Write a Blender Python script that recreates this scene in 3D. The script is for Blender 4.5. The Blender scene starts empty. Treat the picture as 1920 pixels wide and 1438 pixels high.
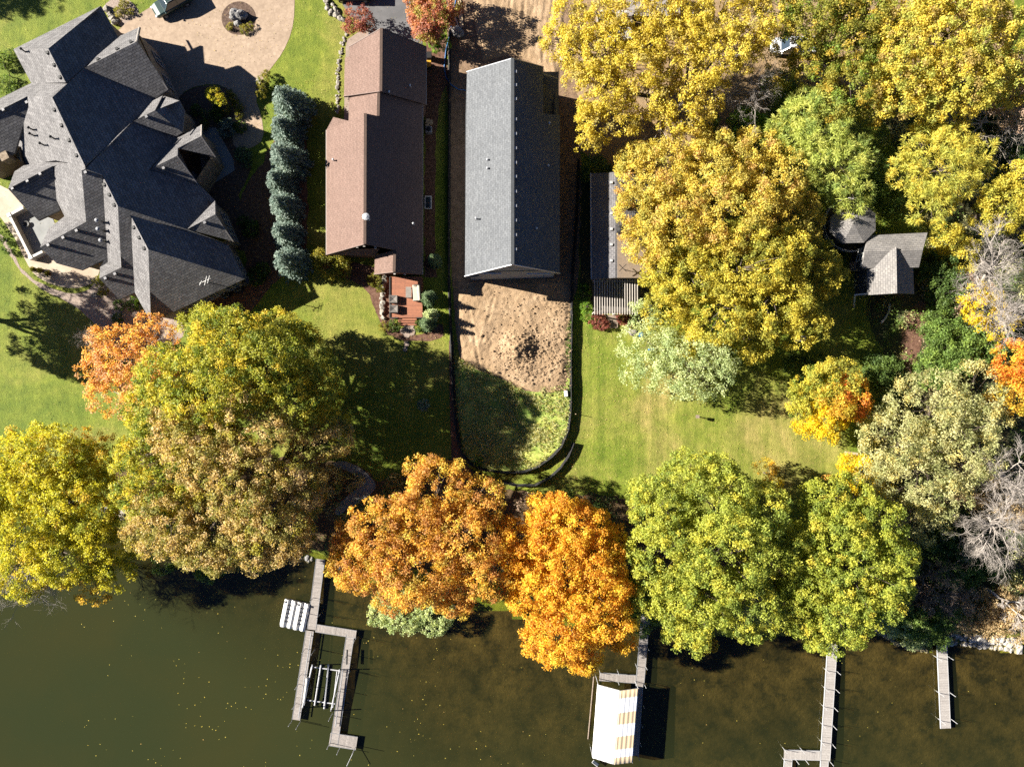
import bpy, bmesh, math, random
import numpy as np
from mathutils import Vector, Quaternion, noise

# ------------------------------------------------------------------ camera, sky, sun, exposure
SC = bpy.context.scene
COL = SC.collection
H, S, CX, CY = 83.0, 16.0, 960.0, 719.0        # camera height, photo pixels per metre of lawn, photo centre
cam = bpy.data.cameras.new('camera'); cam_o = bpy.data.objects.new('camera', cam); COL.objects.link(cam_o)
cam_o.location = (0, 0, H); cam_o.rotation_euler = (0, 0, 0)
cam.sensor_width = 36; cam.lens = 36 * H / 120.0; cam.clip_end = 3000
SC.camera = cam_o
SUN_EL, SUN_AZ = math.radians(29.8), math.radians(-78)      # azimuth clockwise from +Y
SUN_DIR = Vector((math.sin(SUN_AZ) * math.cos(SUN_EL), math.cos(SUN_AZ) * math.cos(SUN_EL), math.sin(SUN_EL)))
world = bpy.data.worlds.new('World'); SC.world = world; world.use_nodes = True
wn = world.node_tree.nodes; bg = wn['Background']
sky = wn.new('ShaderNodeTexSky'); sky.sky_type = 'NISHITA'; sky.sun_disc = False
sky.air_density = .28; sky.dust_density = .15; sky.ozone_density = 5
sky.sun_elevation = SUN_EL; sky.sun_rotation = SUN_AZ
world.node_tree.links.new(sky.outputs[0], bg.inputs[0]); bg.inputs[1].default_value = 0.05
sun = bpy.data.lights.new('sun', 'SUN'); sun.energy = 5.0; sun.angle = math.radians(0.5); sun.color = (1, .93, .82)
sun_o = bpy.data.objects.new('sun', sun); COL.objects.link(sun_o)
sun_o.rotation_euler = (-SUN_DIR).to_track_quat('-Z', 'Y').to_euler()
SC.view_settings.view_transform = 'Standard'; SC.view_settings.look = 'None'
SC.view_settings.exposure = 2.2; SC.view_settings.gamma = 1
SC.cycles.max_bounces = 5; SC.cycles.diffuse_bounces = 3; SC.cycles.transparent_max_bounces = 8
SC.cycles.use_denoising = False; SC.cycles.sample_clamp_indirect = .6; SC.cycles.caustics_reflective = False; SC.cycles.caustics_refractive = False
rnd = random.Random(7)
rng = np.random.default_rng(11)

# ------------------------------------------------------------------ helpers
def W(px, py, h=0.0):
    k = (H - h) / H / S
    return Vector(((px - CX) * k, (CY - py) * k, h))

ORIGIN = {}
def tag(o, label=None, cat=None, group=None, kind=None):
    if label: o['label'] = label
    if cat: o['category'] = cat
    if group: o['group'] = group
    if kind: o['kind'] = kind
    return o

def thing(name, label, cat, loc=(0, 0, 0), group=None, rotz=0):
    o = bpy.data.objects.new(name, None); COL.objects.link(o)
    o.location = loc; o.rotation_euler = (0, 0, rotz); o.empty_display_size = .3
    ORIGIN[o.name] = Vector(loc)
    return tag(o, label, cat, group)

class MB:
    def __init__(s): s.v = []; s.f = []
    def add(s, vs, fs):
        n = len(s.v); s.v.extend(Vector(p) for p in vs); s.f.extend([tuple(i + n for i in f) for f in fs])
    def box(s, c, d, rz=0, M=None):
        c = Vector(c); x, y, z = d[0] / 2, d[1] / 2, d[2] / 2
        co, si = math.cos(rz), math.sin(rz); vs = []
        for a, b, e in ((-1,-1,-1),(1,-1,-1),(1,1,-1),(-1,1,-1),(-1,-1,1),(1,-1,1),(1,1,1),(-1,1,1)):
            X, Y = a * x, b * y
            vs.append(c + Vector((X * co - Y * si, X * si + Y * co, e * z)))
        s.add(vs, [(3,2,1,0),(4,5,6,7),(0,1,5,4),(1,2,6,5),(2,3,7,6),(3,0,4,7)]); return s
    def bar(s, a, b, w, t, up=(0, 0, 1)):
        a, b = Vector(a), Vector(b); d = (b - a).normalized(); u = Vector(up)
        if abs(d.dot(u)) > .98: u = Vector((1, 0, 0))
        r = d.cross(u).normalized() * (w / 2); n = r.cross(d).normalized() * (t / 2)
        s.add([a-r-n, a+r-n, a+r+n, a-r+n, b-r-n, b+r-n, b+r+n, b-r+n],
              [(0,1,2,3),(7,6,5,4),(4,5,1,0),(5,6,2,1),(6,7,3,2),(7,4,0,3)]); return s
    def tube(s, pts, radii, n=6, cap=True):
        pts = [Vector(p) for p in pts]
        if not hasattr(radii, '__len__'): radii = [radii] * len(pts)
        rings = []; prev = None
        for i, p in enumerate(pts):
            d = (pts[min(i + 1, len(pts) - 1)] - pts[max(i - 1, 0)])
            if d.length < 1e-6: d = Vector((0, 0, 1))
            d.normalize()
            r = (prev - d * prev.dot(d)) if prev is not None else d.orthogonal()
            if r.length < 1e-4: r = d.orthogonal()
            r.normalize(); prev = r; q = d.cross(r)
            rings.append([p + (r * math.cos(6.28319 * k / n) + q * math.sin(6.28319 * k / n)) * radii[i] for k in range(n)])
        vs = [v for r in rings for v in r]; fs = []
        for i in range(len(pts) - 1):
            for k in range(n):
                a, b = i * n + k, i * n + (k + 1) % n
                fs.append((a, b, b + n, a + n))
        if cap: fs.append(tuple(range(n - 1, -1, -1))); fs.append(tuple((len(pts) - 1) * n + k for k in range(n)))
        s.add(vs, fs); return s
    def lathe(s, c, prof, n=14):
        c = Vector(c); vs = []; fs = []
        for r, z in prof:
            for k in range(n): vs.append(c + Vector((r * math.cos(6.28319 * k / n), r * math.sin(6.28319 * k / n), z)))
        m = len(prof)
        for i in range(m - 1):
            for k in range(n):
                a, b = i * n + k, i * n + (k + 1) % n; fs.append((a, b, b + n, a + n))
        fs.append(tuple(range(n - 1, -1, -1))); fs.append(tuple((m - 1) * n + k for k in range(n)))
        s.add(vs, fs); return s
    def prism(s, pts, z0, z1):
        n = len(pts)
        A = sum(pts[i][0] * pts[(i+1) % n][1] - pts[(i+1) % n][0] * pts[i][1] for i in range(n))
        if A < 0: pts = pts[::-1]
        vs = [(p[0], p[1], z0) for p in pts] + [(p[0], p[1], z1) for p in pts]
        fs = [tuple(range(n - 1, -1, -1)), tuple(range(n, 2 * n))]
        for i in range(n): j = (i + 1) % n; fs.append((i, j, j + n, i + n))
        s.add(vs, fs); return s
    def blob(s, c, r, seed=0, rough=.25, sub=2, flat=1.0, sharp=False):
        bm = bmesh.new(); bmesh.ops.create_icosphere(bm, subdivisions=sub, radius=1)
        c = Vector(c); o = Vector((seed * 7.13 % 91, seed * 3.7 % 53, seed * 1.9 % 31))
        R = r if hasattr(r, '__len__') else (r, r, r * flat)
        for v in bm.verts:
            k = 1 + rough * (noise.noise(v.co * 1.3 + o) * 1.4 + .5 * noise.noise(v.co * 3.1 + o))
            if sharp: k = round(k * 7) / 7
            v.co = Vector((v.co.x * R[0], v.co.y * R[1], v.co.z * R[2])) * k
        bm.verts.index_update()
        s.add([c + v.co for v in bm.verts], [tuple(v.index for v in f.verts) for f in bm.faces]); bm.free(); return s
    def build(s, name, mat, parent=None, smooth=False, bevel=0):
        me = bpy.data.meshes.new(name)
        off = ORIGIN.get(parent.name, Vector()) if parent else Vector()
        me.from_pydata([v - off for v in s.v], [], s.f); me.validate(); me.update()
        if smooth: me.polygons.foreach_set('use_smooth', [True] * len(me.polygons))
        o = bpy.data.objects.new(name, me); COL.objects.link(o)
        if mat: me.materials.append(mat)
        if parent: o.parent = parent; ORIGIN[o.name] = off
        else: ORIGIN[o.name] = Vector()
        if bevel:
            m = o.modifiers.new('bevel', 'BEVEL'); m.width = bevel; m.segments = 2; m.limit_method = 'ANGLE'
        return o

def slope_uv(o, k=1.0):
    """UV in metres: u level along the surface, v up its slope (for shingles, planks)."""
    me = o.data; l = me.uv_layers.new(name='UVMap'); z = Vector((0, 0, 1))
    for p in me.polygons:
        n = p.normal; u = z.cross(n)
        u = u.normalized() if u.length > .05 else Vector((1, 0, 0))
        v = n.cross(u)
        for li in p.loop_indices:
            c = me.vertices[me.loops[li].vertex_index].co
            l.data[li].uv = (c.dot(u) * k, c.dot(v) * k)
    return o

def copy_tree(o, loc, rotz=None, label=None):
    c = o.copy(); COL.objects.link(c); c.location = loc; ORIGIN[c.name] = Vector(loc)
    if rotz is not None: c.rotation_euler = (0, 0, rotz)
    if label: c['label'] = label
    for ch in list(o.children):
        d = ch.copy(); COL.objects.link(d); d.parent = c
        for g in list(ch.children):
            e = g.copy(); COL.objects.link(e); e.parent = d
    return c

# ------------------------------------------------------------------ materials
GK = .62                     # real surfaces are this much darker than first measured from the picture
def new_mat(name):
    m = bpy.data.materials.new(name); m.use_nodes = True; m.use_transparent_shadow = True; t = m.node_tree
    return m, t, t.nodes, t.links, t.nodes['Principled BSDF']

def ramp(nd, stops, interp='LINEAR'):
    r = nd.new('ShaderNodeValToRGB'); e = r.color_ramp.elements; r.color_ramp.interpolation = interp
    while len(e) < len(stops): e.new(.5)
    for i, (p, c) in enumerate(stops): e[i].position = p; e[i].color = (*c, 1) if len(c) == 3 else c
    return r

def noise_node(nd, lk, scale, detail=6, rough=.6, vec=None, dist=0):
    n = nd.new('ShaderNodeTexNoise'); n.inputs['Scale'].default_value = scale; n.inputs['Detail'].default_value = detail
    n.inputs['Roughness'].default_value = rough; n.inputs['Distortion'].default_value = dist
    if vec is not None: lk.new(vec, n.inputs['Vector'])
    return n

def mix(nd, lk, a, b, fac, mode='MIX'):
    m = nd.new('ShaderNodeMix'); m.data_type = 'RGBA'; m.blend_type = mode
    for s, v in ((m.inputs[0], fac), (m.inputs[6], a), (m.inputs[7], b)):
        if isinstance(v, (tuple, list)): s.default_value = (*v, 1) if len(v) == 3 else v
        elif isinstance(v, (int, float)): s.default_value = v
        else: lk.new(v, s)
    return m.outputs[2]

def bump(nd, lk, height, bsdf, strength=.5, dist=.05):
    b = nd.new('ShaderNodeBump'); b.inputs['Strength'].default_value = strength; b.inputs['Distance'].default_value = dist
    lk.new(height, b.inputs['Height']); lk.new(b.outputs[0], bsdf.inputs['Normal'])

def wcoord(nd):
    return nd.new('ShaderNodeNewGeometry').outputs['Position']

def speck(name, cols, scale=3, rough=.85, bumpd=.04, fine=30, finestr=.35, big=None, bigscale=.12, spec=.3, metal=0):
    """Layered noise colour: cols = list of ramp colours dark..light; big = second colour in wide patches."""
    cols = [tuple(x * GK for x in c) for c in cols]
    if big: big = tuple(x * GK for x in big)
    m, t, nd, lk, b = new_mat(name); p = wcoord(nd)
    n = noise_node(nd, lk, scale, 8, .65, p)
    k = len(cols); r = ramp(nd, [(.3 + .4 * i / max(1, k - 1), c) for i, c in enumerate(cols)])
    lk.new(n.outputs[0], r.inputs[0]); c = r.outputs[0]
    if big:
        nb = noise_node(nd, lk, bigscale, 4, .6, p); rb = ramp(nd, [(.42, (0, 0, 0)), (.6, (1, 1, 1))]); lk.new(nb.outputs[0], rb.inputs[0])
        c = mix(nd, lk, c, big, rb.outputs[0])
    f = noise_node(nd, lk, fine, 3, .7, p); rf = ramp(nd, [(.25, (.35, .35, .35)), (.75, (1.65, 1.65, 1.65))]); lk.new(f.outputs[0], rf.inputs[0])
    c = mix(nd, lk, c, rf.outputs[0], finestr, 'MULTIPLY')
    lk.new(c, b.inputs['Base Color']); b.inputs['Roughness'].default_value = rough; b.inputs['Metallic'].default_value = metal
    b.inputs['Specular IOR Level'].default_value = spec
    if bumpd: bump(nd, lk, f.outputs[0], b, .6, bumpd)
    return m

def plain(name, col, rough=.6, metal=0, var=.25, scale=4, spec=.4):
    return speck(name, [tuple(x * (1 - var) for x in col), tuple(x * (1 + var) for x in col)], scale, rough, 0, 25, .2, spec=spec, metal=metal)

def shingle(name, c1, c2, row=.24, width=.45, mortar=(.01, .01, .012), streak=.25):
    c1, c2, mortar = (tuple(x * .33 for x in c) for c in (c1, c2, mortar))
    m, t, nd, lk, b = new_mat(name)
    uv = nd.new('ShaderNodeUVMap'); br = nd.new('ShaderNodeTexBrick')
    br.inputs['Scale'].default_value = 1; br.inputs['Brick Width'].default_value = width; br.inputs['Row Height'].default_value = row
    br.inputs['Mortar Size'].default_value = .018; br.inputs['Mortar Smooth'].default_value = .3; br.offset = .5
    br.inputs['Color1'].default_value = (*c1, 1); br.inputs['Color2'].default_value = (*c2, 1); br.inputs['Mortar'].default_value = (*mortar, 1)
    lk.new(uv.outputs[0], br.inputs['Vector'])
    p = wcoord(nd)
    n = noise_node(nd, lk, 5, 3, .8, p); rn = ramp(nd, [(.3, (.55, .55, .55)), (.7, (1.5, 1.5, 1.5))]); lk.new(n.outputs[0], rn.inputs[0])
    c = mix(nd, lk, br.outputs['Color'], rn.outputs[0], .55, 'MULTIPLY')
    n2 = noise_node(nd, lk, .25, 4, .6, p); r2 = ramp(nd, [(.35, (.75, .75, .75)), (.65, (1.2, 1.2, 1.2))]); lk.new(n2.outputs[0], r2.inputs[0])
    c = mix(nd, lk, c, r2.outputs[0], streak * 2, 'MULTIPLY')
    lk.new(c, b.inputs['Base Color']); b.inputs['Roughness'].default_value = .9; b.inputs['Specular IOR Level'].default_value = .25
    # each course steps up towards its lower edge
    sep = nd.new('ShaderNodeSeparateXYZ'); lk.new(uv.outputs[0], sep.inputs[0])
    dv = nd.new('ShaderNodeMath'); dv.operation = 'DIVIDE'; lk.new(sep.outputs[1], dv.inputs[0]); dv.inputs[1].default_value = row
    fr = nd.new('ShaderNodeMath'); fr.operation = 'FRACT'; lk.new(dv.outputs[0], fr.inputs[0])
    iv = nd.new('ShaderNodeMath'); iv.operation = 'SUBTRACT'; iv.inputs[0].default_value = 1; lk.new(fr.outputs[0], iv.inputs[1])
    ad = nd.new('ShaderNodeMath'); ad.operation = 'ADD'; lk.new(iv.outputs[0], ad.inputs[0]); lk.new(n.outputs[0], ad.inputs[1])
    bump(nd, lk, ad.outputs[0], b, .6, .03)
    return m

def planks(name, c1, c2, width=.14, axis=0, length=3.0, rough=.7, gap=(.012, .01, .008)):
    """Boards laid by UV: rows along u."""
    c1, c2, gap = (tuple(x * GK for x in c) for c in (c1, c2, gap))
    m, t, nd, lk, b = new_mat(name)
    uv = nd.new('ShaderNodeUVMap'); br = nd.new('ShaderNodeTexBrick'); br.offset = .37
    br.inputs['Scale'].default_value = 1; br.inputs['Brick Width'].default_value = length; br.inputs['Row Height'].default_value = width
    br.inputs['Mortar Size'].default_value = .012; br.inputs['Color1'].default_value = (*c1, 1); br.inputs['Color2'].default_value = (*c2, 1); br.inputs['Mortar'].default_value = (*gap, 1)
    lk.new(uv.outputs[0], br.inputs['Vector'])
    n = noise_node(nd, lk, 6, 5, .7, wcoord(nd)); rn = ramp(nd, [(.3, (.65, .65, .65)), (.7, (1.35, 1.35, 1.35))]); lk.new(n.outputs[0], rn.inputs[0])
    c = mix(nd, lk, br.outputs['Color'], rn.outputs[0], .6, 'MULTIPLY')
    lk.new(c, b.inputs['Base Color']); b.inputs['Roughness'].default_value = rough
    bump(nd, lk, br.outputs['Fac'], b, -.4, .01)
    return m

def glass_mat(name, col=(.02, .03, .04)):
    m, t, nd, lk, b = new_mat(name); b.inputs['Base Color'].default_value = (*col, 1)
    b.inputs['Roughness'].default_value = .06; b.inputs['Specular IOR Level'].default_value = .9
    return m

def leaf_material():
    m, t, nd, lk, b = new_mat('leaf')
    a = nd.new('ShaderNodeAttribute'); a.attribute_name = 'tint'
    lk.new(a.outputs['Color'], b.inputs['Base Color']); b.inputs['Roughness'].default_value = .55; b.inputs['Specular IOR Level'].default_value = .25
    tr = nd.new('ShaderNodeBsdfTranslucent'); g = mix(nd, lk, a.outputs['Color'], (1.15, 1.1, .6), 1, 'MULTIPLY'); lk.new(g, tr.inputs[0])
    ms = nd.new('ShaderNodeMixShader'); ms.inputs[0].default_value = .52
    lk.new(b.outputs[0], ms.inputs[1]); lk.new(tr.outputs[0], ms.inputs[2])
    lk.new(ms.outputs[0], nd['Material Output'].inputs[0])
    return m

M = {}
M['leaf'] = leaf_material()
def bark(name, col):
    return speck(name, [tuple(x * .55 for x in col), tuple(x * 1.3 for x in col)], 6, .9, .03, 20, .4)
M['bark'] = bark('bark_grey', (.13, .10, .08)); M['pale_bark'] = bark('bark_pale', (.46, .41, .365)); M['dark_bark'] = bark('bark_dark', (.06, .045, .035))
M['roof_slate'] = shingle('slate_shingles', (.25, .242, .246), (.39, .38, .382), row=.28, width=.5, mortar=(.05, .05, .055))
M['roof_brown'] = shingle('brown_shingles', (.33, .215, .175), (.375, .25, .205), mortar=(.18, .12, .095), streak=.12)
M['roof_grey'] = shingle('grey_shingles', (.21, .225, .245), (.275, .292, .312), mortar=(.12, .13, .14), streak=.1)
M['roof_old'] = shingle('weathered_shingles', (.34, .325, .315), (.46, .435, .41), mortar=(.16, .15, .15), streak=.3)
M['roof_low'] = shingle('grey_violet_shingles', (.24, .235, .25), (.31, .30, .31), mortar=(.05, .05, .055))
M['stone'] = speck('stone_wall', [(.10, .075, .05), (.26, .20, .14), (.34, .28, .21)], 2.2, .9, .03, 12, .5)
M['brown_wall'] = plain('brown_siding', (.13, .07, .045), .8)
M['tan_wall'] = plain('tan_siding', (.30, .23, .17), .8)
M['grey_wall'] = plain('grey_siding', (.26, .28, .30), .8)
M['blue_wall'] = plain('dark_blue_siding', (.03, .04, .06), .8)
M['white'] = plain('white_paint', (.72, .72, .70), .5, var=.06)
M['offwhite'] = plain('offwhite_paint', (.55, .53, .49), .55, var=.1)
M['fascia'] = plain('pale_fascia', (.42, .38, .34), .6, var=.1)
M['brown_trim'] = plain('brown_trim', (.11, .06, .045), .6)
M['glass'] = glass_mat('window_glass')
M['steel'] = plain('galvanised_steel', (.42, .43, .45), .4, .5, .15)
M['vent'] = plain('vent_metal', (.17, .17, .18), .5, .3, .15)
M['alu'] = plain('aluminium', (.60, .61, .63), .4, .3, .1)
M['black'] = plain('black_plastic', (.012, .012, .013), .5)
M['fabric_black'] = plain('black_silt_fabric', (.014, .014, .016), .85, var=.4)
M['rubber'] = plain('rubber', (.015, .015, .015), .8)
M['concrete'] = speck('concrete', [(.30, .29, .27), (.42, .40, .37)], 1.2, .85, .01, 30, .3)
M['patio'] = speck('patio_concrete', [(.46, .38, .29), (.58, .50, .40)], .9, .85, .008, 22, .3, big=(.42, .33, .24), bigscale=.25)
M['grey_slab'] = speck('grey_slab', [(.22, .23, .23), (.30, .31, .31)], .8, .8, .006, 20, .25)
M['asphalt'] = speck('asphalt', [(.13, .13, .135), (.18, .18, .185)], 1.2, .85, .012, 40, .35, big=(.11, .11, .115), bigscale=.2)
M['rock'] = speck('pale_rock', [(.16, .145, .12), (.30, .275, .235), (.42, .385, .33)], 2, .9, .05, 9, .4)
M['riprap'] = speck('riprap_stone', [(.26, .245, .22), (.46, .43, .385), (.60, .57, .52)], 2, .9, .05, 9, .4)
M['grey_rock'] = speck('grey_rock', [(.16, .16, .16), (.32, .31, .30)], 2.5, .9, .05, 10, .4)
M['wood'] = plain('weathered_wood', (.26, .20, .15), .8, var=.35)
M['pale_wood'] = plain('new_lumber', (.50, .38, .24), .7, var=.15)
M['yellow'] = plain('yellow_lid', (.55, .30, .02), .5)
M['blue_hose'] = plain('blue_hose', (.02, .16, .42), .45)
M['cover'] = speck('grey_cover', [(.20, .18, .16), (.30, .27, .24)], 3, .8, .02, 14, .3)
M['beige'] = speck('beige_cushion', [(.45, .40, .33), (.56, .50, .42)], 3, .8, .02, 14, .2)
M['deck'] = planks('redwood_deck', (.30, .10, .045), (.38, .135, .06), .14)
M['dock_wood'] = planks('grey_dock_boards', (.28, .25, .23), (.36, .325, .30), .15)
M['dock_white'] = planks('pale_dock_panels', (.335, .31, .29), (.385, .36, .335), .30, gap=(.22, .20, .185))
M['pergola'] = plain('pergola_slats', (.46, .42, .38), .7, var=.15)

# ------------------------------------------------------------------ land, lake bed, water
SHORE = [(-6000, 1000), (0, 1000), (150, 992), (240, 985), (300, 1030), (420, 1052), (560, 1050), (600, 1058), (700, 1100), (850, 1130),
         (950, 1150), (1080, 1172), (1200, 1162), (1350, 1198), (1480, 1195), (1600, 1192), (1640, 1180), (1700, 1212), (1760, 1218), (1790, 1204), (1920, 1220), (7000, 1230)]
WATER_Z = -.95
def shore_py(px):
    for (x0, y0), (x1, y1) in zip(SHORE, SHORE[1:]):
        if px <= x1: return y0 + (y1 - y0) * (px - x0) / (x1 - x0)
    return SHORE[-1][1]
def lake_dist(x, y):            # metres landward (+) or lakeward (-) of the waterline
    return (shore_py(x * S + CX) - (CY - y * S)) / S
def land_z(x, y):
    d = lake_dist(x, y)
    if d >= 5: return 0.0
    if d >= -.6:
        k = (d + .6) / 5.6; k = k * k * (3 - 2 * k)
        return -1.2 * (1 - k)
    return max(-2.8, -1.2 + (d + .6) * .035)

def lawn_material(name, stops, straw=.70, mow=.0):
    m, t, nd, lk, b = new_mat(name); p = wcoord(nd)
    n1 = noise_node(nd, lk, .09, 5, .6, p, .6); r1 = ramp(nd, stops); lk.new(n1.outputs[0], r1.inputs[0])
    n2 = noise_node(nd, lk, .6, 7, .72, p); r2 = ramp(nd, [(.28, (.55, .66, .42)), (.72, (1.45, 1.34, 1.6))]); lk.new(n2.outputs[0], r2.inputs[0])
    c = mix(nd, lk, r1.outputs[0], r2.outputs[0], .9, 'MULTIPLY')
    mp = nd.new('ShaderNodeMapping'); mp.inputs['Scale'].default_value = (5, 1.1, 1); mp.inputs['Rotation'].default_value = (0, 0, .06); lk.new(p, mp.inputs[0])
    n3 = noise_node(nd, lk, 1, 7, .8, mp.outputs[0]); r3 = ramp(nd, [(.25, (.45, .5, .4)), (.75, (1.55, 1.5, 1.6))]); lk.new(n3.outputs[0], r3.inputs[0])
    c = mix(nd, lk, c, r3.outputs[0], .75, 'MULTIPLY')
    if mow:                      # mower stripes running down towards the lake
        ms = nd.new('ShaderNodeMapping'); ms.inputs['Scale'].default_value = (1.15, .035, 1); ms.inputs['Rotation'].default_value = (0, 0, -.03); lk.new(p, ms.inputs[0])
        n6 = noise_node(nd, lk, 1, 3, .6, ms.outputs[0]); r6 = ramp(nd, [(.36, (.72, .8, .6)), (.64, (1.28, 1.2, 1.4))]); lk.new(n6.outputs[0], r6.inputs[0])
        c = mix(nd, lk, c, r6.outputs[0], mow, 'MULTIPLY')
    n4 = noise_node(nd, lk, 5, 4, .8, p); r4 = ramp(nd, [(straw - .04, (0, 0, 0)), (straw + .06, (.8, .8, .8))]); lk.new(n4.outputs[0], r4.inputs[0])
    c = mix(nd, lk, c, (.19, .145, .06), r4.outputs[0])
    lk.new(c, b.inputs['Base Color']); b.inputs['Roughness'].default_value = .8; b.inputs['Specular IOR Level'].default_value = .2
    n5 = noise_node(nd, lk, 8, 6, .85, p); bump(nd, lk, n5.outputs[0], b, .9, .14)
    return m
M['lawn'] = lawn_material('lawn_grass', [(.36, (.074, .110, .007)), (.5, (.112, .140, .013)), (.66, (.160, .153, .030))], .70, .35)
M['dry_lawn'] = lawn_material('dry_lawn', [(.36, (.092, .130, .010)), (.5, (.128, .146, .020)), (.66, (.180, .160, .042))], .62, .8)

def bed_material():
    m, t, nd, lk, b = new_mat('lake_bottom'); p = wcoord(nd)
    n1 = noise_node(nd, lk, .55, 9, .74, p, .15); r1 = ramp(nd, [(.38, (.013, .011, .007)), (.50, (.048, .036, .015)), (.72, (.092, .068, .028))]); lk.new(n1.outputs[0], r1.inputs[0])
    n2 = noise_node(nd, lk, .14, 5, .65, p); r2 = ramp(nd, [(.38, (.42, .44, .45)), (.6, (1.1, 1.1, 1.0))]); lk.new(n2.outputs[0], r2.inputs[0])
    c = mix(nd, lk, r1.outputs[0], r2.outputs[0], .85, 'MULTIPLY'); lk.new(c, b.inputs['Base Color'])
    b.inputs['Roughness'].default_value = .95; b.inputs['Specular IOR Level'].default_value = 0
    n3 = noise_node(nd, lk, 3, 5, .7, p); bump(nd, lk, n3.outputs[0], b, .7, .2)
    return m
M['bed'] = bed_material()

xs = [-420, -260, -160, -110, -85] + [-72 + i for i in range(145)] + [85, 110, 160, 260, 420]
ys = [-420, -260, -160, -110, -75] + [-56 + i for i in range(117)] + [75, 110, 160, 260, 420]
def grid_sheet(name, keep, mat):
    idx = {}; mb = MB(); nx = len(xs)
    for j in range(len(ys) - 1):
        for i in range(len(xs) - 1):
            if not keep((xs[i] + xs[i+1]) / 2, (ys[j] + ys[j+1]) / 2): continue
            f = []
            for a, c in ((i, j), (i+1, j), (i+1, j+1), (i, j+1)):
                if (a, c) not in idx:
                    idx[(a, c)] = len(mb.v); mb.v.append(Vector((xs[a], ys[c], land_z(xs[a], ys[c]))))
                f.append(idx[(a, c)])
            mb.f.append(tuple(f))
    return tag(mb.build(name, mat, smooth=True), kind='structure')
grid_sheet('lawn', lambda x, y: lake_dist(x, y) > -.4, M['lawn'])
grid_sheet('lake_bed', lambda x, y: lake_dist(x, y) <= -.4, M['bed'])

def water_material():
    m, t, nd, lk, b = new_mat('lake_water'); nd.remove(b)
    a = nd.new('ShaderNodeAttribute'); a.attribute_name = 'murk'
    p = wcoord(nd)
    n = noise_node(nd, lk, .06, 4, .6, p); rm = ramp(nd, [(.35, (.0235, .0245, .0078)), (.65, (.0190, .0232, .0082))]); lk.new(n.outputs[0], rm.inputs[0])
    df = nd.new('ShaderNodeBsdfDiffuse'); lk.new(rm.outputs[0], df.inputs[0])
    tr = nd.new('ShaderNodeBsdfTransparent'); tr.inputs[0].default_value = (.92, .88, .70, 1)
    ms = nd.new('ShaderNodeMixShader'); lk.new(a.outputs['Fac'], ms.inputs[0]); lk.new(tr.outputs[0], ms.inputs[1]); lk.new(df.outputs[0], ms.inputs[2])
    gl = nd.new('ShaderNodeBsdfGlossy'); gl.inputs['Roughness'].default_value = .08
    w = noise_node(nd, lk, 2.2, 4, .6, p); bp = nd.new('ShaderNodeBump'); bp.inputs['Strength'].default_value = .15; bp.inputs['Distance'].default_value = .05
    lk.new(w.outputs[0], bp.inputs['Height']); lk.new(bp.outputs[0], gl.inputs['Normal'])
    lw = nd.new('ShaderNodeLayerWeight'); lw.inputs[0].default_value = .5; lk.new(bp.outputs[0], lw.inputs['Normal'])
    pw = nd.new('ShaderNodeMath'); pw.operation = 'POWER'; lk.new(lw.outputs['Facing'], pw.inputs[0]); pw.inputs[1].default_value = 5
    fr = nd.new('ShaderNodeMath'); fr.operation = 'MULTIPLY_ADD'; lk.new(pw.outputs[0], fr.inputs[0]); fr.inputs[1].default_value = .95; fr.inputs[2].default_value = .025
    m2 = nd.new('ShaderNodeMixShader'); lk.new(fr.outputs[0], m2.inputs[0]); lk.new(ms.outputs[0], m2.inputs[1]); lk.new(gl.outputs[0], m2.inputs[2])
    lk.new(m2.outputs[0], nd['Material Output'].inputs[0])
    return m
M['water'] = water_material()
wb = MB(); wys = [-420, -200, -110, -75] + [-56 + 1.5 * i for i in range(34)]; wxs = [-420, -200, -110] + [-75 + 2.5 * i for i in range(61)] + [110, 200, 420]
for y in wys:
    for x in wxs: wb.v.append(Vector((x, y, WATER_Z)))
nw = len(wxs)
wb.f = [(j*nw+i, j*nw+i+1, (j+1)*nw+i+1, (j+1)*nw+i) for j in range(len(wys)-1) for i in range(nw-1)]
wo = tag(wb.build('lake', M['water']), kind='structure')
at = wo.data.attributes.new('murk', 'FLOAT', 'POINT')
mk = []
for v in wb.v:
    d = -lake_dist(v.x, v.y)
    left = max(0., min(1., (-v.x - 8) / 42))          # the water clouds towards the open west side
    mk.append(max(.08, min(.93, .10 + d * .026 + left * (.22 + min(d, 9) * .06))))
at.data.foreach_set('value', mk)

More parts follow.
